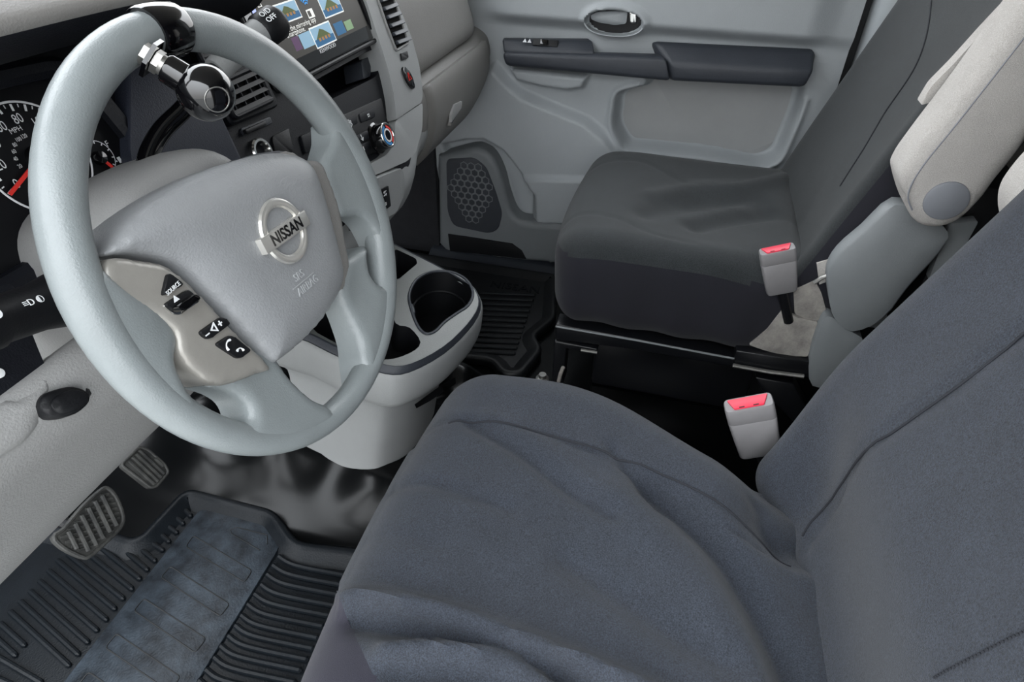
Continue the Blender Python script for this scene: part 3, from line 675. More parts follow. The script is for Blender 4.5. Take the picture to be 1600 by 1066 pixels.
# ------------------------------------------------------------------ steering column, wheel, spinner knob
WT = math.radians(20.05)
WCEN = V(-.455, 0, .743)
WC = Fr(WCEN, (1, 0, 0), (0, math.sin(WT), math.cos(WT)))                  # wheel plane, upright
_t = math.radians(-4)
WF = Fr(WCEN, WC.u*math.cos(_t)+WC.v*math.sin(_t), WC.v*math.cos(_t)-WC.u*math.sin(_t))   # turned with the wheel
col = thing('steering_column', 'grey steering column with black stalks behind the steering wheel', 'column', WC.p(0, 0, -.25))
def csec(hw, top, bot, w_, n=48, pw=.62):
    out = []
    for k in range(n):
        t = 2*math.pi*k/n; c_, s_ = math.cos(t), math.sin(t)
        out.append(WC.p(hw*np.sign(c_)*abs(c_)**pw, (top if s_ > 0 else bot)*np.sign(s_)*abs(s_)**pw, w_))
    return out
add('column_cover', loft([csec(.070, .070, .062, -.048), csec(.082, .084, .075, -.055), csec(.088, .092, .085, -.08), csec(.088, .095, .09, -.14), csec(.085, .09, .10, -.20), csec(.085, .088, .11, -.30)], 3, 1), M['grey'], col, smooth=50)
add('column_seam', loft([csec(.0835, .086, .077, -.060), csec(.0845, .087, .078, -.0605)], 1, 1), M['charcoal'], col)
# turn signal stalk
def wpt(x, y, w_): a, b = WC.px(x, y, w_); return WC.p(a, b, w_)
sa, sb_ = wpt(112, 462, -.085), wpt(-60, 520, -.070); ax = (sb_-sa).normalized(); ln = (sb_-sa).length
stalk = add('turn_signal_stalk', lathe(sa-ax*.02, ax, [(0, .013), (.02, .018), (.034, .021), (.052, .0175), (.085, .0165), (.089, .0185), (.125, .019), (.128, .017), (.165, .016), (.172, .012), (.174, 0)], 28, CAM-sa), M['black'], col, label='black turn signal stalk with white symbols')
tocam = (CAM-sa); tocam = (tocam-ax*tocam.dot(ax)).normalized()
def stk(h, rad, ang, s, size, par):
    n_ = (tocam*math.cos(ang)+ax.cross(tocam)*math.sin(ang)).normalized(); fr_ = Fr(sa-ax*.02+ax*h+n_*rad, n_.cross(ax)*-1, ax); fr_.n = n_; fr_.u = ax.cross(n_); fr_.v = ax*-1
    fr2_ = Fr(fr_.o, ax*-1, n_.cross(ax*-1))
    add('stalk_symbol', text(s, fr2_, 0, 0, .0006, size, .0002), M['white'], par, smooth=0)
stk(.066, .0172, .25, '\u2261D \u25d0', .0068, stalk)
for k, s_ in enumerate(('OFF', 'AUTO', '\u2261D')): stk(.106, .0190, .75-k*.45, s_, .008, stalk)
stk(.096, .0190, .2, '\u25cf', .010, stalk)
# tilt lever: paddle on a short arm
ta = at(158, 592, y=.135); tb = at(112, 622, y=.085); tc_ = at(100, 626, y=.07)
lev = add('tilt_lever', tube([at(165, 592, y=.14), at(145, 603, y=.115), at(125, 616, y=.098)], [.006, .006, .007], 10), M['black'], col)
TLF = Fr(at(102, 626, y=.085), (1, 0, 0), (0, .5, .86))
add('lever_paddle', pillow(TLF, crv(TLF.pix([(64, 632), (70, 616), (92, 607), (116, 603), (138, 611), (142, 627), (122, 645), (92, 651), (74, 646)], 0), 3, True), -.016, .0, .004, .004), M['black'], lev)
add('paddle_face', pillow(TLF, crv(TLF.pix([(82, 634), (88, 620), (114, 608), (136, 614), (139, 627), (120, 641), (96, 645)], .003), 3, True), -.004, .003, .003, .004), M['black'], lev)
add('lever_slot', prism(Fr(at(140, 596, y=.108), (1, 0, .2), (0, .3, .9)), rnd([(-.022, -.010), (.026, -.014), (.026, .012), (-.022, .006)], .003, 2), -.01, .002, .001), M['black'], col)
# column gear lever
gp = [wpt(205, 330, -.10), wpt(222, 282, -.105), wpt(234, 238, -.105), wpt(254, 203, -.10), wpt(285, 172, -.09), wpt(320, 132, -.075), wpt(345, 103, -.065)]
gl = add('gear_lever', tube(crv(gp, 5), .0088, 14), M['gloss'], col, label='black curved gear lever')
hp = [wpt(338, 110, -.068), wpt(360, 88, -.06), wpt(392, 62, -.05), wpt(412, 48, -.045)]
gh = add('gear_handle', tube(crv(hp, 4), [.0125+.003*k/12 for k in range(13)], 18), M['greyw'], gl)
a_, b_ = wpt(405, 53, -.047), wpt(440, 28, -.036); ax2 = (b_-a_).normalized()
add('gear_handle_tip', lathe(a_, ax2, [(0, .0155), (.004, .0175), (.026, .0175), (.031, .014), (.033, 0)], 24), M['black'], gh)
n_ = (CAM-b_); n_ = (n_-ax2*n_.dot(ax2)).normalized(); n_ = (n_*math.cos(.5)-n_.cross(ax2)*math.sin(.5)*-1).normalized(); n_ = (n_-ax2*n_.dot(ax2)).normalized()
add('overdrive_lettering', join(text('O/D', Fr(a_+ax2*.012+n_*.0178, ax2, n_.cross(ax2)), 0, .004, .0003, .008, .0002), text('OFF', Fr(a_+ax2*.012+n_*.0178, ax2, n_.cross(ax2)), 0, -.004, .0003, .008, .0002)), M['white'], gh, smooth=0)

sw_ = thing('steering_wheel', 'pale grey four-spoke steering wheel with round chrome emblem', 'steering wheel', WF.p(0, 0, -.04))
RC, RT = .1776, .0157
rows = []
for i in range(96):
    t = 2*math.pi*i/96
    g_ = float(np.interp(math.degrees(t) % 360, [0, 60, 120, 170, 205, 235, 270, 310, 360], [1.10, 1.05, 1.02, 1.0, .90, .82, .84, .98, 1.10]))   # thinner along the bottom
    rows.append([WF.p(math.cos(t)*(RC+RT*g_*math.cos(k*math.pi/10)), math.sin(t)*(RC+RT*g_*math.cos(k*math.pi/10)), RT*1.02*g_*math.sin(k*math.pi/10)) for k in range(20)])
add('rim', sheet(rows, True, True), M['wheel'], sw_, smooth=80)
def mir(P): return [(-x, y) for x, y in P][::-1]
def puff(fr, poly, c0, c1, h, name, m, par, bev=.011, hfn=None, **k):
    return add(name, pillow(fr, poly, c0, c1, bev, .004, hfn=hfn), m, par, smooth=80, **k)
def arcp(a0, a1, r=.182, n=8): return [(r*math.cos(math.radians(a)), r*math.sin(math.radians(a))) for a in np.linspace(a0, a1, n)]
lobe = crv([(-.158, .052), (-.149, .030), (-.137, .015), (-.130, -.005), (-.134, -.022), (-.148, -.032), (-.153, -.050), (-.152, -.078)], 4)+arcp(205, 164)
foot = crv(WF.pix([(328, 602), (345, 607), (362, 614), (378, 626), (387, 645), (384, 662), (366, 676)], .006), 3)+arcp(225, 262)+crv([(-.038, -.156), (-.048, -.140), (-.054, -.112), (-.060, -.078), (-.090, -.060)], 3)
to_rim = lambda x, y: 0.0078*sstep(.118, .166, np.hypot(x, y))
puff(WF, lobe, -.020, .0060, 0, 'spoke', M['wheel'], sw_, .010, to_rim); lobeR = crv([(.158, .066), (.147, .051), (.134, .042), (.121, .033), (.115, .020), (.113, .004), (.111, -.010), (.113, -.022), (.125, -.027), (.140, -.033), (.149, -.050), (.151, -.078)], 4)+arcp(-26, 22)
puff(WF, lobeR, -.020, .0050, 0, 'spoke', M['wheel'], sw_, .008, to_rim)
puff(WF, foot, -.024, .0050, 0, 'spoke', M['wheel'], sw_, .012, to_rim); puff(WF, mir(foot), -.024, .0050, 0, 'spoke', M['wheel'], sw_, .012, to_rim)
# hub behind the pad
hubp = crv([(-.11, .06), (0, .078), (.11, .06), (.105, 0), (.075, -.075), (0, -.085), (-.075, -.075), (-.105, 0)], 4, True)
add('hub', loft([[WF.p(x*s, y*s, c) for x, y in hubp] for s, c in ((.50, -.055), (.78, -.05), (.90, -.03), (.90, -.01), (.8, -.004))], 2, 1), M['charcoal'], sw_)
# silver switch bezels
bez = crv(WF.pix([(172, 404), (222, 406), (268, 418), (318, 462), (372, 520), (424, 572), (404, 584), (352, 602), (315, 590), (284, 556), (276, 520), (240, 490), (205, 480), (172, 478), (166, 440)], .011), 3, True)
bz = puff(WF, bez, -.02, .0115, 0, 'switch_bezel', M['silver'], sw_, .005, label='satin silver switch bezel')
puff(WF, crv([(.070, .055), (.100, .044), (.120, .034), (.121, .010), (.116, -.016), (.102, -.047), (.090, -.072), (.066, -.088), (.03, -.04)], 4, True), -.02, .004, 0, 'switch_bezel', M['greyd'], sw_, .005, label='silver bezel on the far side, its dark reflection put into the colour')  # silver like its twin; grey colour stands in for the dark reflection
# airbag pad
padp = WF.pix([(170, 396), (176, 380), (200, 345), (262, 300), (330, 265), (395, 243), (440, 238), (470, 244), (490, 262), (504, 298), (518, 345), (532, 400), (537, 432), (528, 462), (505, 500), (470, 538), (440, 562), (428, 566), (412, 552), (380, 518), (345, 478), (318, 450), (292, 424), (265, 408), (225, 398), (190, 397)], .008)
pad = add('airbag_pad', pillow(WF, crv(padp, 3, True), -.03, .0205, .040, .005, flat=.42), M['pad'], sw_, smooth=80, label='pale grey airbag cover')
PC = .0205
em = add('emblem_ring', ring2(WF, 0.001, .005, PC+.002, .0252, .0042, 48, 1.0, 1.0, .7), M['emblem'], pad)
add('emblem_bar', prism(WF, rnd([(-.034, -.0025), (.034, -.0025), (.034, .0115), (-.034, .0115)], .001, 2), PC-.004, PC+.0062, .0015, 2), M['emblem'], em)
add('emblem_lettering', text('NISSAN', WF, 0, .0043, PC+.0063, .0140, .0004, .98, off=.0003), M['gloss'], em, smooth=0)
q = WF.px(467, 431, PC); add('pad_lettering', join(text('SRS', WF, q[0], q[1], PC, .0105, .0009, .9), text('AIRBAG', WF, *WF.px(481, 446, PC), PC-.0004, .0105, .0012, .9), prism(WF, [(WF.px(474, 439, PC)[0]-.017, WF.px(474, 439, PC)[1]-.0004), (WF.px(474, 439, PC)[0]+.017, WF.px(474, 439, PC)[1]-.0004), (WF.px(474, 439, PC)[0]+.017, WF.px(474, 439, PC)[1]+.0004), (WF.px(474, 439, PC)[0]-.017, WF.px(474, 439, PC)[1]+.0004)], PC-.002, PC+.0007, 0)), M['embos'], pad, smooth=0)
# switches
def but(name, pts, c, h, r=.003, m='black', par=bz, lab=None): return add(name, prism(WF, rnd(WF.pix(pts, c), r, 3), c-.008, c+h, .0015, 2), M[m], par, label=lab)
b1 = but('source_button', [(261, 425), (287, 445), (252, 464)], .013, .002, .004)
q = WF.px(268, 447, .015); add('button_lettering', text('SOURCE', WF, q[0], q[1]-.002, .0154, 0.0046, .0002, .85, .12), M['white'], b1, smooth=0)
but('rocker_frame', [(252, 478), (293, 450), (314, 470), (276, 495)], .012, .0012, .004, 'chrome')
b2 = but('rocker_switch', [(254, 477), (292, 452), (309, 469), (274, 491)], .013, .0025, .004)
but('rocker_ridge', [(268, 482), (298, 460), (307, 468), (277, 489)], .016, .006, .003, 'gloss', b2)
q = WF.px(275, 467, .016); add('button_symbol', text('\u25b2', WF, q[0], q[1], .0158, .006, .0002), M['white'], b2, smooth=0)
b3 = but('volume_button', [(309, 520), (346, 494), (360, 506), (324, 532)], .013, .002, .004)
q = WF.px(334, 514, .015); add('button_symbol', text('\u2013 \u25c1 +', WF, q[0], q[1], .0154, .0085, .0003, .9, off=.0002), M['white'], b3, smooth=0)
b4 = but('phone_button', [(335, 538), (359, 523), (392, 548), (372, 562)], .013, .002, .004)
def hook(x, y, r, rot):
    q = WF.px(x, y, .0155); return tube([WF.p(q[0]+r*math.cos(a+rot), q[1]+r*math.sin(a+rot), .0155) for a in np.linspace(.2, 2.6, 8)], [.0011, .0010, .0006, .0005, .0005, .0006, .0010, .0011], 6)
add('button_symbol', join(hook(361, 540, .0045, .9), hook(376, 551, .0036, -.3)), M['white'], b4)

# spinner knob clamped on the rim
BC = CAM+ray(322, 145)*.480; BR = .0208
kn = thing('spinner_knob', 'glossy black steering spinner knob clamped to the top of the wheel rim', 'knob', BC)
ca = math.atan2(*WF.px(258, 22, .012)[::-1])
def rimp(a, k, r_): return WF.p(math.cos(a)*(RC+r_*math.cos(k)), math.sin(a)*(RC+r_*math.cos(k)), r_*math.sin(k))
rows = []
for da, r_ in ((-.088, RT*1.02), (-.092, RT*1.20), (-.075, RT*1.27), (0, RT*1.29), (.075, RT*1.27), (.092, RT*1.20), (.088, RT*1.02)):
    rows.append([rimp(ca+da, k*math.pi/14, r_) for k in range(28)])
add('clamp_band', sheet(rows, False, True, flip=True), M['gloss'], kn, smooth=50)
nut = CAM+ray(240, 93)*.463; kd = (BC-nut).normalized()
add('clamp_ear', beam([[p+wd for wd in (WF.u*.011+WF.n*.0015, WF.u*.011-WF.n*.0015, -WF.u*.011-WF.n*.0015, -WF.u*.011+WF.n*.0015)] for p in (nut-kd*.002, WF.p(math.cos(ca)*(RC-RT*1.1), math.sin(ca)*(RC-RT*1.1), .004))], .001), M['gloss'], kn)
add('clamp_plate', lathe(nut-kd*.003, kd, [(0, .0), (0, .0155), (.003, .0155), (.003, 0)], 6), M['gloss'], kn, smooth=0)
add('hex_nut', lathe(nut+kd*.0005, kd, [(0, 0), (0, .0092), (.0045, .0092), (.0045, 0)], 6), M['steel'], kn, smooth=0)
add('washer', lathe(nut+kd*.005, kd, [(0, 0), (0, .0078), (.004, .0078), (.004, 0)], 20), M['steel'], kn)
add('bolt_head', lathe(nut-kd*.003, -kd, [(0, 0), (0, .0085), (.005, .0085), (.005, 0)], 6), M['steel'], kn, smooth=0)
add('shaft', lathe(nut+kd*.008, kd, [(0, 0), (0, .0100), (.002, .0112), (.022, .0115), (.030, .0125), (.04, .014)], 28), M['gloss'], kn)
add('ball', lathe(BC-kd*BR, kd, [(BR-BR*math.cos(t), BR*math.sin(t)) for t in np.linspace(0, math.pi, 25)], 40), M['gloss'], kn, smooth=80)
bn = (CR*.55-CU*.34-ray(322, 145).normalized()*.80).normalized(); bu = (WC.u-bn*WC.u.dot(bn)).normalized(); BFk = Fr(BC, bu, bn.cross(bu))
rows = []
add('badge_ring', ring2(BFk, 0, 0, BR*.915, BR*.43, .0005, 32), M['steel'], kn)
add('badge_face', lathe(BFk.p(0, 0, BR*.88), BFk.n, [(0, BR*.44), (BR*.035, BR*.43), (BR*.035, 0)], 32), M['gloss'], kn)
add('badge_mark', join(*[prism(BFk, [(-.0075, -.0006), (-.002, -.0013), (0, -.0020), (.002, -.0013), (.0075, -.0006), (.0075, .0010), (.002, .0012), (0, .0020), (-.002, .0012), (-.0075, .0010)], BR*.90, BR*.925, 0)]), M['steel'], kn, smooth=0)

# ------------------------------------------------------------------ centre console
con = thing('centre_console', 'grey floor console with black cup holder below the centre stack', 'console', (-.03, .1, .05))
CN = Fr((-.03, .07, .378), (1, 0, 0), (0, .99, .13))
top = CN.pix([(478, 526), (540, 556), (600, 577), (640, 575), (695, 546), (735, 508), (753, 478), (750, 455), (732, 438), (680, 409), (610, 374)], 0)
fwd = [(top[-1][0], .19), (top[0][0], .19)]
ctop = crv(top, 3)+fwd
cc = (sum(p[0] for p in ctop)/len(ctop), sum(p[1] for p in ctop)/len(ctop))
def sc_(poly, s, dy=0): return [(cc[0]+(x-cc[0])*s, cc[1]+(y-cc[1])*s+dy) for x, y in poly]
hA = crv(CN.pix([(482, 507), (530, 480), (585, 452), (607, 470), (618, 505), (640, 512), (657, 535), (640, 552), (600, 562), (548, 547)], 0), 3, True)
cq = CN.px(692, 470, 0); cw = (CN.px(744, 470, 0)[0]-CN.px(640, 470, 0)[0])
hB = crv(CN.pix([(639, 462), (650, 438), (674, 425), (704, 425), (728, 437), (739, 457), (732, 477), (712, 491), (694, 504), (680, 518), (666, 522), (654, 512), (644, 488)], 0), 3, True)
hC = rnd(CN.pix([(600, 428), (618, 389), (650, 404), (652, 412), (622, 437)], 0), .006, 3)
inner = sc_(ctop, .93)
add('console_top', holed(CN, inner, [hA, hB, hC], .0), M['contop'], con, smooth=30)
add('dark_band', loft([[CN.p(x, y, c) for x, y in sc_(ctop, s)] for s, c in ((.93, 0.0), (.945, .001), (.965, -.004), (.985, -.010), (.985, -.02))], 2, 1, caps=False), M['charcoal'], con, smooth=60)
add('console_body', loft([[CN.p(x, y+dy, c) for x, y in sc_(ctop, s)] for s, c, dy in ((.975, -.014, 0), (.995, -.011, 0), (1.02, -.018, 0), (1.035, -.035, 0), (1.03, -.062, 0), (.98, -.088, .005), (.88, -.104, .02), (.80, -.12, .03), (.77, -.16, .035), (.76, -.22, .04), (.75, -.34, .045))], 2, 1, caps=False), M['greyw'], con, smooth=60)
cup = add('cup_holder', wallring(CN, hB, 0.0, -.095, .86), M['black'], con, smooth=60)
add('cup_rim', tube([CN.p(x, y, .0) for x, y in hB], .0028, 8, True), M['charcoal'], cup)
add('cup_step', tube([CN.p(cx_+(x-cx_)*.94, cy_+(y-cy_)*.94, -.045) for cx_, cy_ in [(sum(p[0] for p in hB)/len(hB), sum(p[1] for p in hB)/len(hB))] for x, y in hB], .003, 6, True), M['black'], cup)
add('tray', wallring(CN, hA, 0.0, -.06, .93), M['black'], con, smooth=60)
add('small_pocket', wallring(CN, hC, 0.0, -.05, .9), M['black'], con, smooth=60)
add('divider', beam([[CN.p(*CN.px(x, y, c), c) for x, y, c in s] for s in ([(614, 492, -.004), (650, 488, -.004), (648, 520, -.045), (614, 528, -.045)], [(612, 478, -.004), (645, 474, -.004), (648, 478, -.05), (612, 490, -.05)])], .003), M['charcoal'], con)
# little bracket and hooks under the rim
add('console_bracket', beam([[at(x, y, z=.25) for x, y in s] for s in ([(646, 632), (668, 618), (672, 628), (650, 640)], [(690, 600), (712, 588), (714, 600), (694, 612)])], .003), M['black'], con)
kf = thing('key_fob', 'small chrome and black key hanging beside the console behind the wheel spoke', 'key', at(566, 425, y=.10))
KFp = Fr(at(563, 428, y=.10), (1, 0, 0), (0, .3, .95))
add('key_head', prism(KFp, rnd([(-.016, -.012), (.014, -.016), (.018, .010), (-.010, .014)], .005, 3), -.004, .004, .002), M['black'], kf)
add('key_blade', prism(KFp, rnd(KFp.pix([(551, 412), (562, 408), (572, 430), (562, 440)], .006), .002, 2), .003, .008, .001), M['chrome'], kf)
add('key_ring', tube([KFp.p(.004+.012*math.cos(t), .018+.012*math.sin(t), .004) for t in np.linspace(0, 2*math.pi, 20, endpoint=False)], .0012, 6, True), M['chrome'], kf)

# ------------------------------------------------------------------ pedals
bp = thing('brake_pedal', 'wide brake pedal with cross-hatched rubber tread', 'pedal', at(140, 818, z=.13), group='foot pedals')
PB_ = Fr(at(140, 818, z=.15), (1, .05, 0), (0, .55, .83))
bo = crv(PB_.pix([(84, 838), (100, 826), (130, 792), (158, 768), (170, 764), (184, 778), (195, 806), (190, 824), (165, 848), (140, 868), (128, 868), (100, 855)], .006), 3, True)
bpd = add('pedal_pad', prism(PB_, bo, -.012, .004, .003), M['pedal'], bp)
add('pedal_rim', tube([PB_.p(x, y, .003) for x, y in bo], .0035, 8, True), M['pedal'], bp)
add('pedal_arm', tube([PB_.p(-.01, .0, -.012), PB_.p(-.012, .05, -.05), (at(120, 770, y=.62)+V(0, .1, .2))], .010, 10), M['black'], bp)
xs_ = [p[0] for p in bo]; ys_ = [p[1] for p in bo]; bx0, bx1, by0, by1 = min(xs_), max(xs_), min(ys_), max(ys_)
def clipline(p, d, poly, inset):
    t = np.linspace(-.12, .12, 241); X = p[0]+d[0]*t; Y = p[1]+d[1]*t; ok = sdf(poly, X, Y) < -inset
    return None if not ok.any() else (t[ok].min(), t[ok].max())
bcx, bcy = (bx0+bx1)/2, (by0+by1)/2
d1 = np.array(PB_.px(165, 862, .006))-np.array(PB_.px(128, 790, .006)); d1 /= np.linalg.norm(d1); d1n = np.array([-d1[1], d1[0]])
for k in range(-4, 5):
    p = np.array([bcx, bcy])+d1n*k*.0135; r_ = clipline(p, d1, bo, .007)
    if r_ and r_[1]-r_[0] > .012: add('tread_bar', tube([PB_.p(*(p+d1*t), .006) for t in np.linspace(r_[0], r_[1], 3)], .0040, 8), M['pedal'], bpd)
d2 = d1n*.92+d1*.25; d2 /= np.linalg.norm(d2)
for k in range(-7, 8):
    p = np.array([bcx, bcy])+d1*k*.0088; r_ = clipline(p, d2, bo, .006)
    if r_ and r_[1]-r_[0] > .012: add('tread_rung', tube([PB_.p(*(p+d2*t), .0045) for t in np.linspace(r_[0], r_[1], 3)], .0026, 6), M['pedal'], bpd)
ap = thing('accelerator_pedal', 'narrow ribbed accelerator pedal near the console', 'pedal', at(232, 728, z=.12), group='foot pedals')
PA = Fr(at(232, 728, z=.14), (1, 0, 0), (0, .62, .78))
ao = rnd(PA.pix([(190, 726), (218, 698), (232, 703), (258, 726), (264, 738), (245, 760), (236, 762)], .004), .006, 3)
apd = add('pedal_pad', prism(PA, ao, -.012, .003, .002), M['pedal'], ap)
add('pedal_rim', tube([PA.p(x, y, .003) for x, y in ao], .0025, 8, True), M['pedal'], ap)
d1 = np.array(PA.px(241, 760, .004))-np.array(PA.px(200, 722, .004)); d1 /= np.linalg.norm(d1); d1n = np.array([-d1[1], d1[0]])
acx = sum(p[0] for p in ao)/len(ao); acy = sum(p[1] for p in ao)/len(ao)
for k in range(-4, 5):
    p = np.array([acx, acy])+d1n*k*.0085; r_ = clipline(p, d1, ao, .004)
    if r_ and r_[1]-r_[0] > .01: add('tread_bar', tube([PA.p(*(p+d1*t), .004) for t in np.linspace(r_[0], r_[1], 3)], .0028, 6), M['pedal'], apd)
add('pedal_arm', tube([PA.p(0, 0, -.01), PA.p(0, .09, -.03), PA.p(0, .20, -.02)], .009, 10), M['black'], ap)

# ------------------------------------------------------------------ floor mats
def lipmat(th, outline, m, lip=.018, closed=True):
    """rubber tray: base plate and raised border"""
    add('mat_base', prism(FLOOR, outline, -.012, .0, .002), m, th)
    n = len(outline); cx = sum(p[0] for p in outline)/n; cy = sum(p[1] for p in outline)/n
    area = sum(outline[i-1][0]*outline[i][1]-outline[i][0]*outline[i-1][1] for i in range(n)); sg_ = 1 if area > 0 else -1
    rows = []
    for i in range(n):
        a, b, c = (np.array(outline[(i+k) % n]) for k in (-1, 0, 1)); t = (c-a); t = t/(np.linalg.norm(t)+1e-9); nn = np.array([t[1], -t[0]])*sg_
        rows.append([(b[0]+nn[0]*o_, b[1]+nn[1]*o_, z_) for o_, z_ in ((-.034, .0), (-.028, .003), (-.014, lip*.8), (-.009, lip), (-.003, lip+.001), (.003, lip-.002), (.005, lip-.008), (.003, -.012))])
    add('mat_border', sheet(rows, True, False), m, th, smooth=60)
m1 = thing('floor_mat', 'ribbed black rubber floor mat with worn heel pad under the steering wheel', 'floor mat', (-.5, .35, 0), group='rubber floor mats')
ol = [tuple(at(x, y, z=.018)[:2]) for x, y in [(560, 858), (462, 848), (430, 803), (418, 796), (290, 763), (222, 836), (205, 842), (186, 836)]]
ol = [(-.315, -.14)]+[(ol[0][0], .02)]+ol[0:]+[(-.405, .74), (-.79, .74), (-.79, -.14)]
ol = rnd(ol, .025, 5)
lipmat(m1, ol, M['rubber'])
st = rnd(fpx([(-120, 1345), (312, 797), (330, 797), (424, 824), (438, 846), (434, 860), (80, 1440)], .003), .012, 3)
hp_ = add('heel_pad', prism(FLOOR, st, -.006, .0045, .002), M['heel'], m1, label='scuffed smooth heel pad')
def zp(x, y): return (x/2.5, 640+y/2.5)
def rib(a, b, par, r=.0045, bend=None, z=.003, m='rubber'):
    P = [at(*zp(*a), z=z)]+([at(*zp(*bend), z=z)] if bend else [])+[at(*zp(*b), z=z)]
    if bend: P = [V(*q) for q in crv([tuple(p) for p in P], 6)]
    n = len(P); rr = [r]*n; d0 = (P[0]-P[1]).normalized(); d1_ = (P[-1]-P[-2]).normalized()
    P = [P[0]+d0*r*.8]+P+[P[-1]+d1_*r*.8]; rr = [r*.35]+rr+[r*.35]
    add('mat_rib', tube(P, rr, 8), M[m], par)
ends = [(745, 415), (715, 445), (690, 480), (660, 515), (635, 548), (605, 590), (575, 625), (545, 660), (515, 700), (480, 738), (448, 778), (415, 820), (378, 862), (342, 908), (305, 955), (268, 998)]
begs = [(725, 395), (690, 425), (660, 460), (630, 490), (597, 525), (550, 545), (485, 550), (400, 545), (335, 555), (265, 565), (225, 590), (190, 630), (155, 670), (118, 710), (80, 750), (40, 790)]
for a, b in zip(begs, ends): rib(a, b, m1)
rib((0, 835), (95, 920), m1); rib((-40, 870), (60, 960), m1, z=.003); rib((-80, 925), (160, 1066), m1); rib((-120, 1000), (120, 1110), m1)
rs = [(1090, 575), (1068, 610), (1045, 645), (1022, 685), (997, 722), (970, 762), (945, 805), (922, 845), (895, 885), (865, 925), (840, 970), (808, 1018), (780, 1060)]
for k, (x, y) in enumerate(rs):
    rib((x, y), (x+270+k*4, y+75+k*2), m1, bend=(x+70, y+36+k*.5), r=.0052)
# moulded outlines on the heel pad
def outline_z(pts, par, closed=True):
    P = [at(*zp(*p), z=.0052) for p in pts]; Q = [V(a, b, .0048) for a, b in (rnd([(p.x, p.y) for p in P], .006, 3) if closed else [(p.x, p.y) for p in P])]
    add('pad_outline', tube(Q, .0010, 6, closed), M['rubberd'], par)
outline_z([(725, 535), (755, 492), (985, 630), (955, 675)], hp_)
outline_z([(628, 655), (665, 612), (897, 760), (860, 808)], hp_)
outline_z([(522, 785), (562, 738), (805, 895), (762, 950)], hp_)
outline_z([(410, 930), (455, 875), (705, 1045), (660, 1100)], hp_)
outline_z([(300, 1085), (345, 1025), (600, 1200), (555, 1260)], hp_)
outline_z([(1045, 525), (1042, 490), (925, 460), (900, 470), (905, 485), (1015, 550)], hp_, False)

m2 = thing('floor_mat', 'dark ribbed rubber floor mat with stepped edge on the passenger side', 'floor mat', (.5, .1, 0), group='rubber floor mats')
ol2 = fpx([(868, 432), (866, 500), (833, 527), (846, 548), (815, 586), (786, 586), (768, 564), (700, 556)], .004)
ol2 = rnd([(.74, -.06)]+ol2[1:]+[(.24, .60), (.74, .60)], .02, 4)
lipmat(m2, ol2, M['rubberd'], .012)
for k in range(12):
    y0 = 457+k*8.3; a = at(750-k*3.0, y0+1, z=.003); b = at(835-k*2.8, y0+4, z=.003)
    P = [a, b]; d = (b-a).normalized(); add('mat_rib', tube([a-d*.003, a, b, b+d*.003], [.0015, .0048, .0048, .0015], 8), M['rubber'], m2)
q = at(805, 449, z=.002); add('mat_lettering', text('NISSAN', Fr((q.x, q.y, 0), (0.05, -1, 0), (1, .05, 0)), 0, 0, .001, .045, .0012), M['rubber'], m2, smooth=0)

# ------------------------------------------------------------------ seats
def split(g, pred):
    out = []
    for want in (True, False):
        fs = [f for f in g[1] if pred(sum((g[0][i] for i in f), Vector())/len(f)) == want]; used = sorted({i for f in fs for i in f}); mp = {u: k for k, u in enumerate(used)}
        out.append(([g[0][u] for u in used], [tuple(mp[i] for i in f) for f in fs]))
    return out
class Folds:
    """dents and ridges in a cloth surface, each a line in plan with height and width"""
    def __init__(s): s.L = []
    def add(s, pts, h, w_): s.L.append((crv(pts, 4), h, w_)); return s
    def __call__(s, x, y):
        d = np.zeros(np.shape(x))
        for L_, h, w_ in s.L: d = d+h*np.exp(-(pdist(L_, x, y)/w_)**2)
        return d
# --- driver seat
ds = thing('bucket_seat', 'driver bucket seat with wrinkled dark grey fabric cover, nearest the camera', 'seat', (-.465, -.4, .0), group='front bucket seats')
ZT = .435
F1 = Folds()
F1.add(fpx([(688, 657), (740, 655), (860, 682), (1000, 727), (1150, 798), (1255, 842)], ZT), -.0035, .004)
F1.add(fpx([(745, 662), (830, 715), (900, 765), (960, 800)], ZT), -.010, .010).add(fpx([(770, 655), (850, 700), (920, 745)], ZT), .004, .014)
F1.add(fpx([(960, 690), (1000, 735), (1035, 775)], ZT), -.009, .010)
F1.add(fpx([(1030, 742), (1105, 815), (1180, 910), (1235, 1000), (1262, 1066)], ZT), -.026, .020).add(fpx([(960, 770), (1040, 850), (1130, 960), (1190, 1060)], ZT), .012, .03)
F1.add(fpx([(890, 870), (980, 930), (1060, 985), (1140, 1030)], ZT), -.011, .018)
F1.add(fpx([(640, 745), (700, 755), (800, 790)], ZT), -.007, .008).add(fpx([(600, 828), (650, 838), (690, 850)], ZT), -.003, .008)
F1.add(fpx([(560, 935), (640, 950), (760, 985), (950, 1060), (1050, 1110)], ZT), .022, .011).add(fpx([(585, 970), (680, 985), (780, 1010), (900, 1080)], ZT), -.018, .014)
F1.add(fpx([(610, 1028), (680, 1020), (790, 1030), (900, 1110)], ZT), .020, .010).add(fpx([(630, 1060), (720, 1060), (820, 1100)], ZT), -.010, .014)
F1.add(fpx([(1190, 700), (1215, 760), (1240, 810)], ZT), -.010, .016)
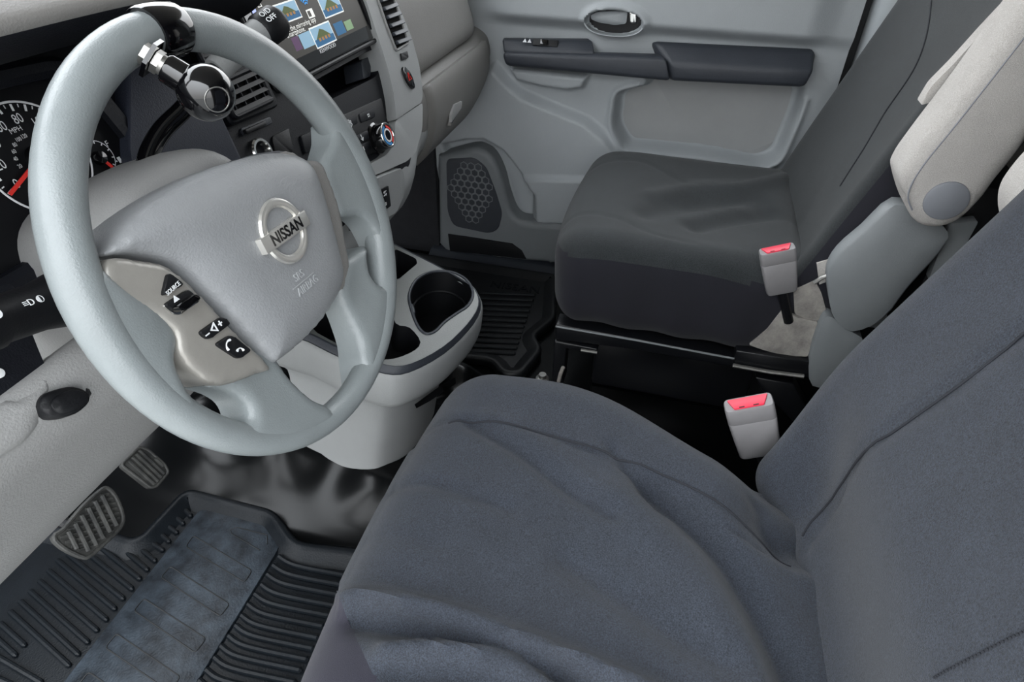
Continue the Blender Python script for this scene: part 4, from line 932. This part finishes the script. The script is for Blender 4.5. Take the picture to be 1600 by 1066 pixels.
def cush1(P):
    x, y, z = P.T; u = (x+.465)/.262; v = (y+.335)/.245; au = np.minimum(1, np.abs(u))
    k = sstep(.36, .42, z)
    dz = F1(x, y)*k
    dz += k*(.016*au**2.5-.014*(1-au)*sstep(1.0, .2, v))                       # bolsters
    dz += k*(-.012*sstep(.4, 1.0, v))-.034*k*sstep(-.45, -1.0, v)*sstep(1.0, .3, au)
    dz -= k*.022*sstep(-.30, -.20, x)*sstep(-.30, -.52, y)
    inb = sstep(-.46, -.22, x)
    dz -= k*.055*sstep(-.45, -.58, y)*sstep(-.42, -.30, x)
    x2 = x-.085*inb*sstep(-.24, -.53, y)**1.0                                   # tucked in beside the buckle
    nose = .024*sstep(.2, .42, z)*sstep(.5, 1, v)*(1-u*u)
    return np.stack([x2, y+nose, z+dz], 1)
g = rbox(FLOOR, (-.465, -.355, .325), (.262, .265, .115), .062, 90, 90, 18, cush1)
skf = lambda x, y: y-(-.088+.02*(1-((x+.465)/.262)**2)-max(0, -.575-x)*.95)
for v in g[0]:
    if v.z > .372 and abs(skf(v.x, v.y)) < .0045: v.y -= skf(v.x, v.y)
g1 = g
t_, s_ = split(g, lambda c: (c.z > .372 or (c.x > -.23 and c.z > .30) or c.y < -.5) and skf(c.x, c.y) < 0)
cu_ = add('cushion', t_, M['fabric'], ds, smooth=85)
add('cushion_skirt', s_, M['skirtd'], ds, smooth=85, label='purple-tinted stretch skirt along the front')
add('cushion_seam', tube(drape(g1, [V(x, y, .5) for x, y in crv(fpx([(700, 655), (740, 655), (860, 682), (1000, 727), (1150, 798), (1258, 842)], ZT), 8)], (0, 0, -1)), .0013, 6), M['stitch'], cu_)
add('seat_base', boxg((-.69, -.55, -.012), (-.24, -.16, .24), .01), M['rail'], ds)
BF1 = Fr((-.465, -.552, .45), (-1, 0, 0), (0, -math.sin(math.radians(21)), math.cos(math.radians(21))))
seam_line = [BF1.px(x, y, c) for x, y, c in [(1262, 842, -.042), (1275, 812, -.036), (1310, 768, -.022), (1400, 682, .004), (1500, 600, .010), (1600, 512, .010), (1700, 440, .010)]]
seamc = crv(seam_line, 6)
def back1(P):
    Q = P-np.array(BF1.o); a, b, c = Q@np.array(BF1.u), Q@np.array(BF1.v), Q@np.array(BF1.n)
    k = sstep(-.06, -.01, c); u = np.abs(a/.262); d = pdist(seamc, a, b)
    dc = k*.024*u**2.2-k*.005*np.exp(-(d/.006)**2)+k*.006*np.sin(b*9+1)*(1-u)
    a2 = a*(1-.16*sstep(.14, -.10, b)*(a < 0))
    c2 = c+dc-.050*k*sstep(.13, -.03, b)*sstep(1.0, .55, u)
    return np.array(BF1.o)+a2[:, None]*np.array(BF1.u)+b[:, None]*np.array(BF1.v)+c2[:, None]*np.array(BF1.n)
g = rbox(BF1, (0, .29, -.062), (.262, .40, .070), .055, 70, 90, 10, back1)
bk = add('backrest', g, M['fabric'], ds, smooth=85)
add('back_seam', tube(drape(g, [BF1.p(a, b, .1) for a, b in seamc], -BF1.n), .0013, 6), M['stitch'], bk)
sl2 = drape(g, [BF1.p(*BF1.px(x, y, .01), .1) for x, y in crv([(1472, 1066), (1530, 1035), (1600, 998), (1660, 970)], 12)], -BF1.n, .0006)
for k in range(len(sl2)-1): add('stitch', tube([sl2[k], sl2[k]*.35+sl2[k+1]*.65], .0010, 5), M['stitch'], bk)
# raised beige armrest on its inboard side, just showing past the backrest
AR1 = Fr((-.150, 0, 0), (0, -1, 0), (0, 0, 1))
add('armrest', prism(AR1, rnd(AR1.pix([(1584, 318), (1612, 280), (1700, 190), (1760, 250), (1660, 380), (1600, 390), (1582, 360)], 0), .015, 4), -.05, 0, .014, 4), M['beige'], ds, smooth=70)

# --- passenger seat
ps = thing('bucket_seat', 'passenger bucket seat with dark cover, navy skirt and raised beige armrest', 'seat', (.46, -.4, 0), group='front bucket seats')
F2 = Folds(); ZP = .425
F2.add(fpx([(905, 262), (960, 255), (1010, 260), (1080, 287), (1150, 285), (1240, 270)], ZP), -.003, .005)
F2.add(fpx([(868, 345), (905, 335), (960, 345), (1020, 372), (1080, 385)], ZP), -.003, .005)
F2.add(fpx([(1020, 305), (1090, 290), (1160, 290), (1235, 280)], ZP), .010, .022).add(fpx([(1010, 335), (1060, 318), (1110, 308), (1180, 310)], ZP), -.012, .028)
F2.add(fpx([(1090, 352), (1130, 340), (1200, 325)], ZP), -.014, .024).add(fpx([(1070, 340), (1110, 325), (1180, 310)], ZP), .006, .016)
def cush2(P):
    x, y, z = P.T; u = (x-.46)/.262; v = (y+.39)/.25; k = sstep(.33, .40, z); au = np.minimum(1, np.abs(u))
    dz = F2(x, y)*k
    dz += k*(.012*au**2.5-.022*(1-au)*sstep(.7, -.2, v))-k*.010*sstep(.5, 1., v)
    dz -= k*.02*sstep(.30, .19, x)*sstep(-.42, -.6, y)
    nose = .02*sstep(.2, .40, z)*sstep(.4, 1, v)*(1-u*u)
    low = .004*np.sin(x*40+y*55)*sstep(.36, .25, z)
    return np.stack([x+low, y+nose, z+dz], 1)
g = rbox(FLOOR, (.46, -.395, .325), (.262, .25, .107), .06, 64, 64, 18, cush2)
t_, s_ = split(g, lambda c: c.z > .392)
add('cushion', t_, M['fabricp'], ps, smooth=85)
add('cushion_skirt', s_, M['skirt'], ps, smooth=85, label='navy stretch skirt')
BF2 = Fr((.46, -.628, .46), (-1, 0, 0), (0, -math.sin(math.radians(19)), math.cos(math.radians(19))))
def back2(P):
    Q = P-np.array(BF2.o); a, b, c = Q@np.array(BF2.u), Q@np.array(BF2.v), Q@np.array(BF2.n); k = sstep(-.06, -.01, c); u = np.abs(a/.26)
    c2 = c+k*.030*u**2.4-k*.02*sstep(.10, -.05, b)*(1-u)
    return np.array(BF2.o)+a[:, None]*np.array(BF2.u)+b[:, None]*np.array(BF2.v)+c2[:, None]*np.array(BF2.n)
g = rbox(BF2, (0, .30, -.068), (.258, .40, .070), .040, 44, 60, 14, back2)
g2b = g
t_, s_ = split(g, lambda c: not (c.x < .222 and (c-BF2.o).dot(BF2.n) < .012))
bk2 = add('backrest', t_, M['fabricp'], ps, smooth=85)
add('backrest_side', s_, M['skirt'], ps, smooth=85, label='navy side of the backrest cover')
for pts in ([(1310, 290), (1325, 265), (1345, 232), (1360, 205), (1380, 170), (1420, 110), (1440, 60), (1452, 0)],):
    add('back_seam', tube(drape(g2b, [BF2.p(*BF2.px(x, y, .01), .1) for x, y in crv(pts, 5)], -BF2.n), .0014, 6), M['stitch'], bk2)
PSF = Fr((.190, 0, 0), (0, -1, 0), (0, 0, 1))
add('bare_cloth', prism(PSF, rnd(PSF.pix([(1437, 166), (1456, 134), (1491, 99), (1538, 47), (1590, -8), (1680, -100), (1700, -60), (1600, 30), (1520, 130), (1482, 152)], .004), .006, 3), -.02, .004, .002), M['beige'], ps, label='bare beige cloth showing past the cover')
# raised armrest with round pivot cap
ARF = Fr((.105, 0, 0), (0, -1, 0), (0, 0, 1))
ao_ = ARF.pix([(1408, 292), (1412, 268), (1440, 228), (1520, 125), (1640, -40), (1720, -150), (1820, -90), (1720, 70), (1600, 235), (1560, 285), (1535, 318), (1500, 350), (1462, 361), (1428, 347)], 0)
ar = add('armrest', pillow(ARF, crv(ao_, 4, True), -.075, 0, .020, .012), M['beige'], ps, smooth=70, label='raised beige cloth armrest')
ain = crv(ARF.pix([(1426, 330), (1420, 305), (1440, 265), (1500, 190), (1600, 62), (1660, -20)], .003), 5)
add('armrest_seam', tube([ARF.p(x, y, -.0005) for x, y in ain], .0012, 6), M['cap'], ar)
q = ARF.px(1479, 315, .003)
add('pivot_cap', lathe(ARF.p(q[0], q[1], -.004), ARF.n, [(0, .030), (.0065, .029), (.008, .0265), (.0085, 0)], 36), M['cap'], ar, label='round grey pivot cap')
# plastic side cover of the recliner
SC = Fr((.165, 0, 0), (0, -1, 0), (0, 0, 1))
so = crv(SC.pix([(1296, 470), (1294, 430), (1312, 398), (1350, 365), (1400, 322), (1450, 340), (1482, 365), (1470, 395), (1420, 450), (1380, 500), (1332, 520), (1305, 500)], 0), 3, True)
add('side_cover', dome(SC, so, -.035, -.004, .010, 7, 3.), M['plastic_side'], ps, smooth=70, label='grey plastic recliner cover')
add('side_cover_lower', dome(SC, crv(SC.pix([(1284, 505), (1300, 498), (1330, 520), (1350, 540), (1320, 600), (1270, 605), (1266, 560)], -.01), 3, True), -.05, -.014, .006, 6, 3.), M['plastic_side'], ps, smooth=70)
bl_ = SC.pix([(1484, 350), (1530, 345), (1500, 400), (1450, 440)], -.03)
add('recliner_bracket', prism(SC, rnd(bl_, .006, 3), -.05, -.03, .004), M['plastic_side'], ps)
add('back_shell', boxg((.22, -.90, .30), (.70, -.80, .62), .02), M['black'], ps)
# felt pads under the cover
FP = Fr((.200, 0, 0), (0, -1, .0), (0, 0, 1))
add('felt_flap', prism(FP, rnd(FP.pix([(1222, 484), (1246, 497), (1278, 503), (1272, 530), (1262, 558), (1230, 557), (1196, 548), (1170, 540), (1198, 516)], .004), .004, 3), -.01, .004, .002), M['felt'], ps, label='pale felt flap')
add('felt_flap', prism(FP, rnd(FP.pix([(1240, 457), (1274, 439), (1284, 460), (1294, 496), (1272, 504), (1242, 492)], .002), .004, 3), -.012, .0, .002), M['felt'], ps, label='pale felt flap')
add('hinge_plate', prism(FP, FP.pix([(1276, 412), (1296, 405), (1296, 440), (1280, 445)], -.002), -.02, -.002, .001), M['beige'], ps)
add('hinge_rod', tube([at(1272, 442, x=.19), at(1284, 434, x=.19), at(1296, 430, x=.19)], .004, 8), M['steel'], ps)
# rails and feet
def xb(pts, x0, x1, m, name, bev=.003, **k):
    a = [at(px, py, x=x0) for px, py in pts]; return add(name, beam([a, [p+V(x1-x0, 0, 0) for p in a]], bev), M[m], ps, **k)
xb([(868, 507), (1000, 531), (1166, 563), (1166, 578), (1000, 548), (868, 531)], .205, .25, 'rail', 'seat_rail')
xb([(1150, 548), (1270, 566), (1270, 592), (1146, 577)], .185, .24, 'rail', 'seat_rail')
add('rail_edge', tube([at(1145, 571, x=.180), at(1200, 581, x=.180), at(1256, 588, x=.180)], .0045, 8), M['steel'], ps)
add('rail_edge', tube([at(868, 510, x=.204), at(1000, 533, x=.204), at(1160, 563, x=.204)], .0022, 8), M['plastic_side'], ps)
xb([(866, 533), (934, 546), (932, 553), (885, 545), (880, 600), (862, 600)], .20, .24, 'rail', 'seat_foot')
xb([(1180, 590), (1240, 600), (1262, 640), (1240, 660), (1190, 610)], .20, .24, 'rail', 'seat_foot')
add('foot_latch', tube([at(908, 547, x=.196), at(933, 551, x=.196)], .0035, 8), M['steel'], ps)
add('release_rod', tube([at(880, 574, x=.19), at(876, 584, x=.19), at(873, 596, x=.19)], .0045, 8), M['felt'], ps)
add('under_box', boxg((.30, -.60, -.012), (.66, -.24, .16), .01), M['rail'], ps)
add('base_beam', boxg((.25, -.60, .17), (.68, -.20, .215), .006), M['rail'], ps)
bt = at(848, 582, z=.02); add('floor_bolt', lathe(bt-V(0, 0, .03), (0, 0, 1), [(0, .016), (.012, .016), (.014, .009), (.024, .009), (.024, 0)], 20), M['steel'], ps)

# --- seat belt buckles
def buckle(label, topx, botx, x, wpx, m=.060):
    tp, bt_ = at(*topx, x=x), at(*botx, x=x); v = (tp-bt_).normalized(); yv = V(.12, -1, .10).normalized()
    u = (yv-v*yv.dot(v)).normalized(); fr_ = Fr(bt_, u, v); L_ = (tp-bt_).length; hw = m/2; tb_ = thing('seat_belt_buckle', label, 'buckle', bt_, group='seat belt buckles')
    body = [[fr_.p(a*s, b, c*s2) for a, c in rnd([(-hw, -.013), (hw, -.013), (hw, .013), (-hw, .013)], .007, 4)] for b, s, s2 in ((0, .80, .8), (.004, .88, .95), (L_*.35, .94, 1), (L_*.72, 1.0, 1.05), (L_*.725, .985, 1.03), (L_*.735, 1.0, 1.06), (L_*.97, 1.0, 1.08), (L_, .96, 1.0))]
    add('buckle_body', loft(body, 1, 1), M['buckle'], tb_, smooth=40)
    bb = Fr(fr_.p(0, L_, 0), u, fr_.n*-1); bb.n = v
    rd = add('release_button', prism(bb, rnd([(-hw*.82, -.009), (hw*.82, -.009), (hw*.62, .009), (-hw*.62, .009)], .002, 2)if False else rnd([(-hw*.60, -.0105), (hw*.60, -.0105), (hw*.84, .0095), (-hw*.84, .0095)], .002, 2), -.004, .0022, .001), M['red'], tb_, label='red release button')
    add('slot_mark', join(*[prism(bb, [(a-.0035, -.0100), (a+.0035, -.0100), (a+.0035, -.0085), (a-.0035, -.0085)], .002, .0026, 0) for a in (-.009, .009)]), M['black'], rd, smooth=0)
    add('stem', tube([fr_.p(0, .006, 0), fr_.p(.004, -.03, -.004), fr_.p(.008, -.075, -.008)], .009, 10), M['black'], tb_)
    return tb_
buckle('grey buckle with red button beside the driver seat, nearer of the two', (1169, 629), (1187, 706), -.205, 63, .063)
buckle('grey buckle with red button standing on the passenger seat edge', (1214, 389), (1221, 455), .188, 48, .060)
